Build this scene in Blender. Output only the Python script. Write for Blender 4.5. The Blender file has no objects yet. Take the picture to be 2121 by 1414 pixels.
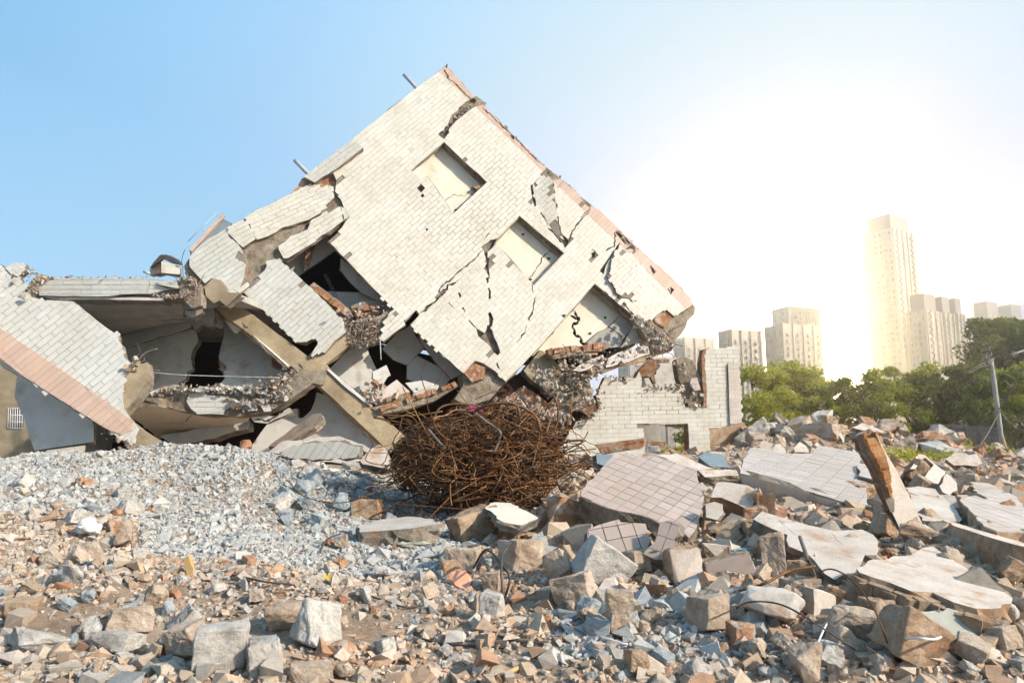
import bpy, bmesh, math, random
import numpy as np
from mathutils import Vector, Matrix, noise
from mathutils.geometry import delaunay_2d_cdt

# ---------------------------------------------------------------- camera, sky, sun, exposure
sc = bpy.context.scene
COL = sc.collection
CAM_Z = 1.6; PITCH = math.radians(9.0); FPX = 1500.0
cd = bpy.data.cameras.new('camera'); cam = bpy.data.objects.new('camera', cd); COL.objects.link(cam)
cam.location = (0, 0, CAM_Z); cam.rotation_euler = (math.radians(90) + PITCH, 0, 0)
cd.sensor_width = 36; cd.lens = FPX / 2121 * 36; cd.clip_start = 0.1; cd.clip_end = 4000
sc.camera = cam
CP, SP = math.cos(PITCH), math.sin(PITCH)
def ray(px, py):
    x = (px - 1060.5) / FPX; y = (707 - py) / FPX
    return Vector((x, CP - y * SP, SP + y * CP))
SUN = Vector((0.80, -0.42, 0.50)).normalized()
sun_el = math.asin(SUN.z); sun_az = math.atan2(SUN.x, SUN.y)
w = bpy.data.worlds.new('World'); sc.world = w; w.use_nodes = True
nt = w.node_tree; nt.nodes.clear()
def N(nt, t, **k):
    n = nt.nodes.new(t)
    for a, b in k.items(): setattr(n, a, b)
    return n
sky = N(nt, 'ShaderNodeTexSky', sky_type='NISHITA', sun_disc=False)
sky.sun_elevation = sun_el; sky.sun_rotation = sun_az; sky.air_density = 1.0; sky.dust_density = 0.6; sky.ozone_density = 2.0; sky.altitude = 50
bgs = N(nt, 'ShaderNodeBackground'); bgs.inputs['Strength'].default_value = 0.055
nt.links.new(sky.outputs[0], bgs.inputs['Color'])
# hazy bright sky low over the towers, where the photograph has its glare
GLOW = ray(1690, 690).normalized()
tc = N(nt, 'ShaderNodeTexCoord'); vm = N(nt, 'ShaderNodeVectorMath', operation='DOT_PRODUCT'); vm.inputs[1].default_value = GLOW
nrm = N(nt, 'ShaderNodeVectorMath', operation='NORMALIZE')
nt.links.new(tc.outputs['Generated'], nrm.inputs[0]); nt.links.new(nrm.outputs[0], vm.inputs[0])
ac = N(nt, 'ShaderNodeMath', operation='ARCCOSINE'); nt.links.new(vm.outputs['Value'], ac.inputs[0])
def ramp(nt, src, stops, lo, hi, interp='EASE'):
    mr = N(nt, 'ShaderNodeMapRange'); mr.inputs['From Min'].default_value = lo; mr.inputs['From Max'].default_value = hi
    nt.links.new(src, mr.inputs['Value'])
    r = N(nt, 'ShaderNodeValToRGB'); r.color_ramp.interpolation = interp
    el = r.color_ramp.elements
    while len(el) < len(stops): el.new(0.5)
    for e, (p, c) in zip(el, stops): e.position = p; e.color = (*c, 1) if len(c) == 3 else c
    nt.links.new(mr.outputs[0], r.inputs[0])
    return r
R = math.radians
deg = lambda a: a / 75.0
rc = ramp(nt, ac.outputs[0], [(0, (150, 118, 66)), (deg(2), (80, 63, 36)), (deg(4), (18, 14.5, 8.8)), (deg(6), (4.0, 3.3, 2.3)), (deg(9), (0.80, 0.72, 0.62)), (deg(13), (0.58, 0.60, 0.60)), (deg(20), (0.54, 0.63, 0.68)), (deg(28), (0.47, 0.61, 0.72)), (deg(36), (0.37, 0.58, 0.76)), (deg(44), (0.29, 0.51, 0.76)), (deg(52), (0.25, 0.50, 0.77)), (1, (0.16, 0.43, 0.72))], 0, R(75), 'LINEAR')
rf = ramp(nt, ac.outputs[0], [(0, (1, 1, 1)), (deg(45), (.95,)*3), (deg(62), (.85,)*3), (1, (.5,)*3)], 0, R(75), 'LINEAR')
bgg = N(nt, 'ShaderNodeBackground'); bgg.inputs['Strength'].default_value = 1.0
sx_ = N(nt, 'ShaderNodeSeparateXYZ'); nt.links.new(nrm.outputs[0], sx_.inputs[0])
rz = ramp(nt, sx_.outputs['Z'], [(0, (.46, .70, .90)), (.35, (.36, .61, .86)), (.7, (.26, .52, .80)), (1, (.12, .37, .64))], 0, .55, 'LINEAR')
lm = N(nt, 'ShaderNodeMix', data_type='RGBA', blend_type='LIGHTEN'); lm.inputs[0].default_value = 1; nt.links.new(rc.outputs[0], lm.inputs[6]); nt.links.new(rz.outputs[0], lm.inputs[7])
nt.links.new(lm.outputs[2], bgg.inputs['Color'])
mx = N(nt, 'ShaderNodeMixShader'); wo = N(nt, 'ShaderNodeOutputWorld')
nt.links.new(rf.outputs[0], mx.inputs[0]); nt.links.new(bgs.outputs[0], mx.inputs[1]); nt.links.new(bgg.outputs[0], mx.inputs[2])
nt.links.new(mx.outputs[0], wo.inputs['Surface'])
sd = bpy.data.lights.new('sun', 'SUN'); sd.energy = 5.0; sd.angle = R(0.6); sd.color = (1.0, 0.89, 0.74)
so = bpy.data.objects.new('sun', sd); COL.objects.link(so); so.rotation_euler = SUN.to_track_quat('Z', 'Y').to_euler()
sc.view_settings.view_transform = 'Standard'; sc.view_settings.look = 'None'; sc.view_settings.exposure = 0.6; sc.view_settings.gamma = 1
sc.view_settings.use_curve_mapping = False
sc.render.engine = 'CYCLES'
sc.cycles.max_bounces = 6; sc.cycles.volume_bounces = 0; sc.cycles.diffuse_bounces = 4

rng = random.Random(7); nr = np.random.default_rng(7)

# ---------------------------------------------------------------- helpers: places
CROPS = {'A': (0, 400, 2.525), 'B': (380, 280, 2.719), 'C': (780, 100, 2.719), 'D': (1000, 350, 2.525), 'E': (560, 600, 2.828),
         'F': (1160, 860, 3.535), 'G': (1560, 840, 3.367), 'H': (1480, 600, 3.309), 'I': (0, 880, 2.649), 'J': (600, 980, 3.03),
         'K': (1200, 1080, 2.303), 'L': (380, 560, 3.535), 'M': (960, 640, 3.535), 'N': (200, 540, 3.535), 'O': (1780, 430, 3.821), 'P': (0, 0, 1.0),
         'Q': (1240, 760, 7.07)}
def T(c, pts):
    ox, oy, s = CROPS[c]
    return [(ox + x / s, oy + y / s) for x, y in pts]
def U(px, py, d):
    r = ray(px, py)
    return Vector((0, 0, CAM_Z)) + r * (d / r.y)
class Plane:
    def __init__(s, p, n, ang=0.0):       # ang: direction on the picture that the tile rows follow, at p
        s.o = Vector(p); s.n = Vector(n).normalized()
        if s.n.dot(Vector((0, 0, CAM_Z)) - s.o) < 0: s.n = -s.n
        s.u = Vector((1, 0, 0)); s.v = s.n.cross(s.u)
        s.row(ang)
    def row(s, ang):
        # rows run the way that reads as ang from the camera
        d = s.o - Vector((0, 0, CAM_Z)); zc = d.dot(Vector((0, CP, SP)))
        px = d.x / zc * FPX + 1060.5; py = 707 - d.dot(Vector((0, -SP, CP))) / zc * FPX
        a = math.radians(ang); q = s.hit(px + 20 * math.cos(a), py - 20 * math.sin(a))
        s.u = (q - s.o).normalized(); s.v = s.n.cross(s.u).normalized()
    def hit(s, px, py):
        r = ray(px, py); c = Vector((0, 0, CAM_Z))
        return c + r * ((s.o - c).dot(s.n) / r.dot(s.n))
    def uv(s, px, py):
        d = s.hit(px, py) - s.o
        return (d.dot(s.u), d.dot(s.v))
    def at(s, u, v, h=0.0): return s.o + s.u * u + s.v * v + s.n * h
    def moved(s, h): 
        p = Plane.__new__(Plane); p.o = s.o + s.n * h; p.n = s.n; p.u = s.u; p.v = s.v; return p
def P3(a, b, c, ang=0):
    A, B, Cc = U(*a), U(*b), U(*c)
    return Plane(A, (B - A).cross(Cc - A), ang)
NF = Vector((0.2665, -0.956, 0.118))

# ---------------------------------------------------------------- helpers: objects
def put(o, parent):
    COL.objects.link(o)
    if parent is not None:
        o.parent = parent
        o.matrix_parent_inverse = Matrix.Translation(-root_loc(parent))
    return o
def root_loc(p):
    if p.parent is None: return Vector(p.location)
    return Vector((0, 0, 0)) + (Vector(p.location) if p.type == 'EMPTY' else Vector((0, 0, 0)))
def mesh_obj(name, vs, fs, mats, parent=None, mi=None, smooth=False):
    me = bpy.data.meshes.new(name)
    me.from_pydata([tuple(v) for v in vs], [], fs)
    for m in (mats if isinstance(mats, (list, tuple)) else [mats]): me.materials.append(m)
    if mi is not None: me.polygons.foreach_set('material_index', mi)
    if smooth: me.polygons.foreach_set('use_smooth', [True] * len(me.polygons))
    me.update()
    o = bpy.data.objects.new(name, me)
    put(o, parent)
    return o
def tag(o, label=None, cat=None, group=None, kind=None):
    if label: o['label'] = label
    if cat: o['category'] = cat
    if group: o['group'] = group
    if kind: o['kind'] = kind
    return o
def thing(name, label, cat, loc, group=None):
    o = bpy.data.objects.new(name, None); COL.objects.link(o); o.location = loc; o.empty_display_size = 0.2
    return tag(o, label, cat, group)
def center(o):
    """move an unparented mesh's origin to its middle bottom"""
    me = o.data; n = len(me.vertices); a = np.empty(n * 3); me.vertices.foreach_get('co', a); a = a.reshape(-1, 3)
    c = a.mean(0); c[2] = a[:, 2].min(); me.vertices.foreach_set('co', (a - c).ravel()); o.location = c; me.update()
    return o

# ---------------------------------------------------------------- materials
def new_mat(name):
    m = bpy.data.materials.new(name); m.use_nodes = True
    nt = m.node_tree; b = nt.nodes['Principled BSDF']; return m, nt, b
def coords(nt, scale=1.0):
    g = N(nt, 'ShaderNodeNewGeometry'); return g.outputs['Position']
def noise_n(nt, pos, scale, detail=6, rough=0.6):
    n = N(nt, 'ShaderNodeTexNoise'); n.inputs['Scale'].default_value = scale; n.inputs['Detail'].default_value = detail; n.inputs['Roughness'].default_value = rough
    nt.links.new(pos, n.inputs['Vector']); return n.outputs['Fac']
def rgbmix(nt, fac, a, b, blend='MIX'):
    m = N(nt, 'ShaderNodeMix', data_type='RGBA', blend_type=blend)
    for s, v in ((m.inputs[0], fac), (m.inputs[6], a), (m.inputs[7], b)):
        if isinstance(v, (int, float)): s.default_value = v
        elif isinstance(v, (tuple, list)): s.default_value = (*v, 1)
        else: nt.links.new(v, s)
    return m.outputs[2]
def cramp(nt, src, stops, interp='LINEAR'):
    r = N(nt, 'ShaderNodeValToRGB'); r.color_ramp.interpolation = interp; el = r.color_ramp.elements
    while len(el) < len(stops): el.new(0.5)
    for e, (p, c) in zip(el, stops): e.position = p; e.color = (*c, 1) if len(c) == 3 else (c[0],) * 3 + (1,)
    nt.links.new(src, r.inputs[0]); return r.outputs[0]
def bump(nt, b, h, strength, dist):
    n = N(nt, 'ShaderNodeBump'); n.inputs['Strength'].default_value = strength; n.inputs['Distance'].default_value = dist
    nt.links.new(h, n.inputs['Height']); nt.links.new(n.outputs[0], b.inputs['Normal'])
def randval(nt):
    g = N(nt, 'ShaderNodeNewGeometry'); oi = N(nt, 'ShaderNodeObjectInfo')
    a = N(nt, 'ShaderNodeMath', operation='ADD'); f = N(nt, 'ShaderNodeMath', operation='FRACT')
    nt.links.new(g.outputs['Random Per Island'], a.inputs[0]); nt.links.new(oi.outputs['Random'], a.inputs[1]); nt.links.new(a.outputs[0], f.inputs[0])
    return f.outputs[0]
def rough_mat(name, stops, scale=3.0, fine=40.0, fine_amt=0.35, bump_s=0.6, bump_d=0.02, island=0.0, rough=0.9, blotch=None, attr=None):
    """noise-driven mineral surface; stops: colours along the large noise"""
    m, nt, b = new_mat(name); pos = coords(nt)
    base = cramp(nt, noise_n(nt, pos, scale, 8, 0.65), stops)
    if attr:
        at = N(nt, 'ShaderNodeAttribute', attribute_name=attr)
        base = rgbmix(nt, 1.0, at.outputs['Color'], base, 'MULTIPLY')
    sp = cramp(nt, noise_n(nt, pos, fine, 4, 0.7), [(0.3, (1 - fine_amt,)), (0.7, (1 + 0.0,))])
    c = rgbmix(nt, 1.0, base, sp, 'MULTIPLY')
    if blotch:
        (bs, bc, lo, hi) = blotch
        c = rgbmix(nt, cramp(nt, noise_n(nt, pos, bs, 6, 0.6), [(lo, (0,)), (hi, (1,))]), c, bc)
    if island:
        rv = cramp(nt, randval(nt), [(0, (1 - island,)), (1, (1.0,))])
        c = rgbmix(nt, 1.0, c, rv, 'MULTIPLY')
    nt.links.new(c, b.inputs['Base Color']); b.inputs['Roughness'].default_value = rough
    b.inputs['Specular IOR Level'].default_value = 0.25
    bump(nt, b, noise_n(nt, pos, fine * 0.5, 8, 0.75), bump_s, bump_d)
    return m
def tile_mat(name, c, dark=0.10, warm=None, rough=0.45):
    m, nt, b = new_mat(name); pos = coords(nt)
    rv = randval(nt)
    col = rgbmix(nt, rv, tuple(x * (1 - dark) for x in c), c)
    sp = cramp(nt, noise_n(nt, pos, 120, 2, 0.8), [(0.35, (0.9,)), (0.6, (1.03,))])
    col = rgbmix(nt, 1.0, col, sp, 'MULTIPLY')
    st = cramp(nt, noise_n(nt, pos, 0.9, 8, 0.7), [(0.40, (0,)), (0.75, (1,))])
    col = rgbmix(nt, st, col, tuple(x * y for x, y in zip(c, (0.80, 0.76, 0.68))))
    st2 = cramp(nt, noise_n(nt, pos, 5.0, 8, 0.75), [(0.62, (0,)), (0.8, (0.6,))])
    col = rgbmix(nt, st2, col, (0.30, 0.25, 0.19))
    st3 = cramp(nt, noise_n(nt, pos, 2.2, 10, 0.8), [(0.50, (0,)), (0.66, (0.45,))]); col = rgbmix(nt, st3, col, (0.40, 0.35, 0.28))
    nt.links.new(col, b.inputs['Base Color']); b.inputs['Roughness'].default_value = rough; b.inputs['Specular IOR Level'].default_value = 0.3
    bump(nt, b, noise_n(nt, pos, 60, 4, 0.6), 0.15, 0.004)
    return m
M = {}
M['tile'] = tile_mat('cream_tile', (0.69, 0.67, 0.61))
M['tile_cool'] = tile_mat('pale_grey_tile', (0.63, 0.63, 0.60))
M['tile_pink'] = tile_mat('pink_granite_tile', (0.62, 0.45, 0.37), 0.16)
M['tile_mauve'] = tile_mat('mauve_square_tile', (0.52, 0.42, 0.38), 0.22)
M['tile_white'] = tile_mat('white_square_tile', (0.60, 0.53, 0.49), 0.16)
M['grout'] = rough_mat('mortar_bed', [(0.3, (0.22, 0.19, 0.16)), (0.7, (0.37, 0.32, 0.27))], 6, 60, 0.4)
M['concrete'] = rough_mat('beam_concrete', [(0.3, (0.25, 0.19, 0.12)), (0.55, (0.42, 0.34, 0.23)), (0.75, (0.52, 0.44, 0.32))], 1.6, 30, 0.3, 0.5, 0.02)
M['broken'] = rough_mat('broken_concrete', [(0.3, (0.15, 0.12, 0.09)), (0.5, (0.36, 0.30, 0.23)), (0.7, (0.52, 0.46, 0.38))], 4, 25, 0.5, 1.0, 0.05, blotch=(2.2, (0.42, 0.20, 0.10), 0.60, 0.72))
M['brick'] = rough_mat('red_brick', [(0.3, (0.28, 0.12, 0.06)), (0.5, (0.48, 0.23, 0.12)), (0.7, (0.58, 0.38, 0.24))], 6, 50, 0.45, 1.0, 0.02, island=0.4, blotch=(7, (0.50, 0.43, 0.35), 0.52, 0.62))
M['plaster'] = rough_mat('white_plaster', [(0.3, (0.50, 0.49, 0.46)), (0.5, (0.62, 0.61, 0.58)), (0.8, (0.68, 0.67, 0.64))], 0.8, 20, 0.08, 0.15, 0.01, blotch=(1.7, (0.34, 0.27, 0.20), 0.54, 0.78))
M['plaster_cream'] = rough_mat('cream_plaster', [(0.3, (0.66, 0.60, 0.48)), (0.7, (0.78, 0.74, 0.64))], 1.2, 20, 0.06, 0.15, 0.01, blotch=(1.5, (0.55, 0.42, 0.28), 0.60, 0.8))  # cream plaster colour, yellower and paler than the white plaster
M['plaster_slab'] = rough_mat('dusty_plaster', [(0.3, (0.46, 0.36, 0.29)), (0.48, (0.62, 0.54, 0.47)), (0.7, (0.70, 0.65, 0.60))], 2.2, 35, 0.22, 0.5, 0.012, blotch=(3.5, (0.42, 0.28, 0.18), 0.57, 0.68))
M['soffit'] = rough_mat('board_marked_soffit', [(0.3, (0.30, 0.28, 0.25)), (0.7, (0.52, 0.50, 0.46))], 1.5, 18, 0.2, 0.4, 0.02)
M['cavity_shade'] = rough_mat('cavity_shade_brown', [(0.3, (0.03, 0.018, 0.012)), (0.7, (0.08, 0.045, 0.03))], 1.5, 12, 0.3)  # near-black brown: the shade inside the cavities is put into this colour
M['earth'] = rough_mat('rubble_dirt', [(0.3, (0.26, 0.18, 0.12)), (0.5, (0.44, 0.33, 0.24)), (0.7, (0.54, 0.46, 0.37))], 1.1, 25, 0.5, 1.0, 0.03)
M['stone'] = rough_mat('rubble_stone', [(0.3, (0.78, 0.76, 0.74)), (0.5, (1.0, 1.0, 1.0)), (0.75, (1.18, 1.16, 1.12))], 14, 90, 0.35, 0.7, 0.008, attr='tint')
def chunk_mat(name, a, b_, c, bl=None):
    return rough_mat(name, [(0.32, a), (0.5, b_), (0.72, c)], 3.5, 45, 0.35, 1.0, 0.022, blotch=bl)
M['rock_grey'] = chunk_mat('grey_concrete', (0.36, 0.32, 0.28), (0.60, 0.56, 0.51), (0.72, 0.69, 0.64), (6, (0.40, 0.24, 0.14), 0.66, 0.75))
M['rock_tan'] = chunk_mat('tan_concrete', (0.36, 0.26, 0.18), (0.55, 0.43, 0.33), (0.66, 0.57, 0.48), (5, (0.66, 0.62, 0.58), 0.62, 0.72))
M['rock_blue'] = chunk_mat('cool_grey_concrete', (0.24, 0.26, 0.28), (0.40, 0.44, 0.46), (0.54, 0.57, 0.57))
M['rock_brick'] = chunk_mat('brick_rubble', (0.28, 0.12, 0.06), (0.50, 0.26, 0.14), (0.60, 0.44, 0.32), (5, (0.52, 0.44, 0.36), 0.55, 0.66))
M['rock_brown'] = chunk_mat('brown_rubble', (0.26, 0.15, 0.09), (0.47, 0.33, 0.22), (0.62, 0.50, 0.38), (6, (0.50, 0.24, 0.11), 0.60, 0.70))
M['rust'] = rough_mat('rusty_steel', [(0.3, (0.08, 0.030, 0.012)), (0.5, (0.20, 0.085, 0.032)), (0.72, (0.36, 0.20, 0.09))], 7, 60, 0.3, 0.3, 0.004, island=0.55, rough=0.6)
M['rust_pale'] = rough_mat('pale_rusty_steel', [(0.3, (0.24, 0.10, 0.04)), (0.5, (0.38, 0.19, 0.08)), (0.72, (0.52, 0.33, 0.17))], 7, 60, 0.3, 0.3, 0.004, island=0.45, rough=0.5)
M['steel'] = rough_mat('grey_steel', [(0.3, (0.12, 0.10, 0.09)), (0.7, (0.27, 0.23, 0.21))], 7, 60, 0.3, 0.3, 0.004, rough=0.5)
M['cable'] = rough_mat('dark_cable', [(0.3, (0.05, 0.045, 0.045)), (0.7, (0.12, 0.10, 0.09))], 7, 60, 0.2, 0.1, 0.002, rough=0.6)
M['pipe'] = rough_mat('grey_plastic', [(0.3, (0.40, 0.44, 0.48)), (0.7, (0.55, 0.58, 0.60))], 4, 40, 0.1, 0.1, 0.002, rough=0.4)
def flat(name, c, rough=0.6, trans=0):
    m, nt, b = new_mat(name); pos = coords(nt)
    k = cramp(nt, noise_n(nt, pos, 8, 5, 0.6), [(0.3, (0.75,)), (0.7, (1.05,))])
    nt.links.new(rgbmix(nt, 1.0, c, k, 'MULTIPLY'), b.inputs['Base Color']); b.inputs['Roughness'].default_value = rough
    return m
M['yellow'] = flat('yellow_plastic', (0.75, 0.50, 0.04)); M['white_bag'] = flat('white_plastic', (0.78, 0.77, 0.75)); M['orange'] = flat('salmon_paint', (0.80, 0.38, 0.24))
M['maroon'] = flat('maroon_paint', (0.085, 0.02, 0.018)); M['blue'] = flat('blue_paint', (0.22, 0.42, 0.48)); M['wood'] = flat('pale_wood', (0.52, 0.34, 0.15))
M['purple'] = flat('magenta_cloth', (0.42, 0.05, 0.18)); M['bluegrey'] = flat('bluegrey_paint', (0.20, 0.26, 0.30)); M['paper'] = flat('dirty_paper', (0.42, 0.42, 0.36))

# ---------------------------------------------------------------- wall panels, tiles
def jag(poly, step=0.22, amp=0.03, seed=0):
    out = []; r = random.Random(seed)
    for i, a in enumerate(poly):
        b = poly[(i + 1) % len(poly)]
        L = math.hypot(b[0] - a[0], b[1] - a[1]); n = max(1, int(L / step)); out.append(a)
        for k in range(1, n):
            t = k / n; out.append((a[0] + (b[0] - a[0]) * t + r.uniform(-amp, amp), a[1] + (b[1] - a[1]) * t + r.uniform(-amp, amp)))
    return out
def ccw(p):
    s = sum(p[i][0] * p[(i + 1) % len(p)][1] - p[(i + 1) % len(p)][0] * p[i][1] for i in range(len(p)))
    return p if s > 0 else p[::-1]
def crack_quads(line, wid, seed=0, jitter=0.5, step=0.075):
    r = random.Random(seed); pts = [line[0]]
    for a, b in zip(line, line[1:]):
        L = math.hypot(b[0] - a[0], b[1] - a[1]); n = max(1, int(L / step))
        for k in range(1, n + 1):
            t = k / n; j = 0 if k == n else max(wid * jitter * 1.3, min(.028, L * .1))
            pts.append((a[0] + (b[0] - a[0]) * t + r.uniform(-j, j), a[1] + (b[1] - a[1]) * t + r.uniform(-j, j)))
    L = []; 
    for i, p in enumerate(pts):
        q0 = pts[max(0, i - 1)]; q1 = pts[min(len(pts) - 1, i + 1)]
        dx, dy = q1[0] - q0[0], q1[1] - q0[1]; l = math.hypot(dx, dy) or 1
        w_ = wid * 0.5 * r.uniform(0.35, 1.5) * (0.25 if i in (0, len(pts) - 1) else 1)
        L.append(((p[0] - dy / l * w_, p[1] + dx / l * w_), (p[0] + dy / l * w_, p[1] - dx / l * w_)))
    return [[a[0], b[0], b[1], a[1]] for a, b in zip(L, L[1:])]
def overlay(polys):
    """triangles of the arrangement of polygons, each with the set of polygon ids that hold it"""
    vs = []; fs = []
    for p in polys:
        p = ccw(p); base = len(vs); vs += [Vector(q) for q in p]; fs.append(list(range(base, base + len(p))))
    r = delaunay_2d_cdt(vs, [], fs, 1, 1e-5, True)
    return r[0], r[2], r[5]
def prism(pl, verts, tris, top, bot, parts=None, side_seg=1, rough=0.0, seed=0):
    """solid between heights top and bot on plane pl from 2D triangles; returns verts, faces, material slots (0 front, 1 side, 2 back)"""
    used = {}; V = []; F = []; Mi = []
    def vid(i):
        if i not in used: used[i] = len(used)
        return used[i]
    ed = {}
    T2 = []
    for t in tris:
        a, b, c = (verts[i] for i in t)
        if (b[0] - a[0]) * (c[1] - a[1]) - (b[1] - a[1]) * (c[0] - a[0]) < 0: t = (t[0], t[2], t[1])
        T2.append(tuple(vid(i) for i in t))
        for x, y in ((t[0], t[1]), (t[1], t[2]), (t[2], t[0])): ed[(x, y)] = ed.get((x, y), 0) + 1
    inv = {k: i for i, k in used.items()}; n = len(used)
    r = random.Random(seed)
    segs = side_seg
    bnd = [(x, y) for (x, y) in ed if (y, x) not in ed]
    bset = {used[x] for e in bnd for x in e}
    for s in range(segs + 1):
        h = top + (bot - top) * s / segs
        for k in range(n):
            v = verts[inv[k]]; du = dv = 0
            if rough and k in bset and s > 0: du, dv = r.uniform(-rough, rough), r.uniform(-rough, rough)
            V.append(pl.at(v[0] + du, v[1] + dv, h + (r.uniform(-rough, rough) * 0.4 if rough and 0 < s < segs else 0)))
    flip = pl.u.cross(pl.v).dot(pl.n) < 0
    for t in T2:
        F.append(t if not flip else t[::-1]); Mi.append(0)
        b_ = tuple(i + n * segs for i in t); F.append(b_[::-1] if not flip else b_); Mi.append(2)
    for (x, y) in bnd:
        x, y = used[x], used[y]
        for s in range(segs):
            q = (x + n * s, x + n * (s + 1), y + n * (s + 1), y + n * s); F.append(q if not flip else q[::-1]); Mi.append(1)
    return V, F, Mi
TL, TH, GAP = 0.378, 0.128, 0.0052
_tile_mesh = {}
def full_tile_mesh(mat, l, h):
    k = (mat.name, round(l, 3), round(h, 3))
    if k not in _tile_mesh:
        x, y, z = l / 2, h / 2, 0.018; b = 0.003
        v = [(-x, -y, 0), (x, -y, 0), (x, y, 0), (-x, y, 0), (-x + b, -y + b, z), (x - b, -y + b, z), (x - b, y - b, z), (-x + b, y - b, z)]
        me = bpy.data.meshes.new('tile'); me.from_pydata(v, [], [(4, 5, 6, 7), (0, 1, 5, 4), (1, 2, 6, 5), (2, 3, 7, 6), (3, 0, 4, 7)]); me.materials.append(mat)
        _tile_mesh[k] = me
    return _tile_mesh[k]
def inside(p, poly):
    c = False; x, y = p; j = len(poly) - 1
    for i in range(len(poly)):
        (xi, yi), (xj, yj) = poly[i], poly[j]
        if (yi > y) != (yj > y) and x < (xj - xi) * (y - yi) / (yj - yi + 1e-12) + xi: c = not c
        j = i
    return c
def panel(name, parent, outline, pl, thick=0.24, tl=TL, th=TH, holes=(), cut=(), patches=(), cracks=(), mat='tile', pink=None, side='broken', back='plaster',
          budget=0, tiled=True, jam=0.03, bond=0.5, front=None, gap=GAP, seed=1, label=None, jstep=0.22, rough=0.03, shift=(0, 0), missing=0.0, order=None, ragged=0.0):
    uvs = lambda ps: [pl.uv(*p) for p in ps]
    out = jag(uvs(outline), jstep, jam, seed); hs = [jag(uvs(h), 0.3, 0.012, seed + 5) for h in holes]; pt = [jag(uvs(h), 0.12, 0.02, seed + 9) for h in patches]
    cq = []
    px = abs((Vector(pl.uv(1060, 500)) - Vector(pl.uv(1070, 500))).length) / 10
    px = (pl.o.y) / FPX
    for i, (ln, w_) in enumerate(cracks): cq += crack_quads(uvs(ln), w_ * px * 1.35, seed + i)
    polys = [out] + hs + cq + [jag(uvs(h), 0.12, 0.02, seed + 9) for h in cut]
    v, t, ids = overlay(polys)
    keep = [f for f, i in zip(t, ids) if 0 in i and not any(k > 0 for k in i)]
    V, F, Mi = prism(pl, v, keep, 0.0, -thick, side_seg=3, rough=rough, seed=seed)
    wall = mesh_obj(name, V, F, [M[front or ('grout' if tiled else 'plaster')], M[side], M[back]], parent, Mi)
    if label: wall['label'] = label
    if not tiled: return wall
    us = [p[0] for p in out]; vv = [p[1] for p in out]
    rects = []; r = random.Random(seed + 77)
    v0 = math.floor(min(vv) / th) * th + shift[1]; row = 0
    while v0 < max(vv):
        u0 = math.floor(min(us) / tl) * tl - tl + (bond * tl if row % 2 else 0) + shift[0]
        while u0 < max(us):
            a, b_, c, d = u0 + gap / 2, u0 + tl - gap / 2, v0 + gap / 2, v0 + th - gap / 2
            if missing and r.random() < missing: u0 += tl; continue
            if pink is not None and a < pink[0] and b_ > pink[0]: b1 = pink[0] - gap / 2; rects.append((a, b1, c, d)); 
            elif pink is not None and a >= pink[0]: pass
            else: rects.append((a, b_, c, d))
            u0 += tl
        if pink is not None:
            u0 = pink[0]
            while u0 < max(us):
                rects.append((u0 + gap / 2, u0 + pink[1] - gap / 2, v0 + gap / 2, v0 + th - gap / 2)); u0 += pink[1]
        v0 += th; row += 1
    bad = hs + pt + cq
    polys = [out] + bad + [[(a, c), (b_, c), (b_, d), (a, d)] for (a, b_, c, d) in rects if b_ > a + 0.02]
    rr = [q for q in rects if q[1] > q[0] + 0.02]
    nb = len(bad)
    v, t, ids = overlay(polys)
    per = {}
    for f, i in zip(t, ids):
        if 0 not in i: continue
        if any(1 <= k <= nb for k in i): continue
        k = [k for k in i if k > nb]
        if k: per.setdefault(k[0] - nb - 1, []).append(f)
    def area(fs):
        s = 0
        for f in fs:
            a, b_, c = (v[i] for i in f); s += abs((b_[0] - a[0]) * (c[1] - a[1]) - (b_[1] - a[1]) * (c[0] - a[0])) / 2
        return s
    info = []
    for k, fs in per.items():
        q = rr[k]; full = (q[1] - q[0]) * (q[3] - q[2]); A = area(fs)
        if A < 0.04 * full: continue
        if ragged and A < .8 * full and r.random() < ragged: continue
        if ragged and A >= .8 * full and A < .995 * full and all(all(not inside(c_, b_) for c_ in ((q[0], q[2]), (q[1], q[3]), (q[0], q[3]), (q[1], q[2]), ((q[0] + q[1]) / 2, (q[2] + q[3]) / 2))) for b_ in bad): info.append((full, k, fs, True)); continue
        info.append((A, k, fs, A > 0.995 * full))
    info.sort(key=lambda x: -x[0])
    if order: info.sort(key=lambda x: order(pl.at(rr[x[1]][0], rr[x[1]][2])))
    SV, SF, SM = [], [], []
    flip = pl.u.cross(pl.v).dot(pl.n) < 0
    basis = Matrix((pl.u, pl.v if not flip else pl.v, pl.n)).transposed()
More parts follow.
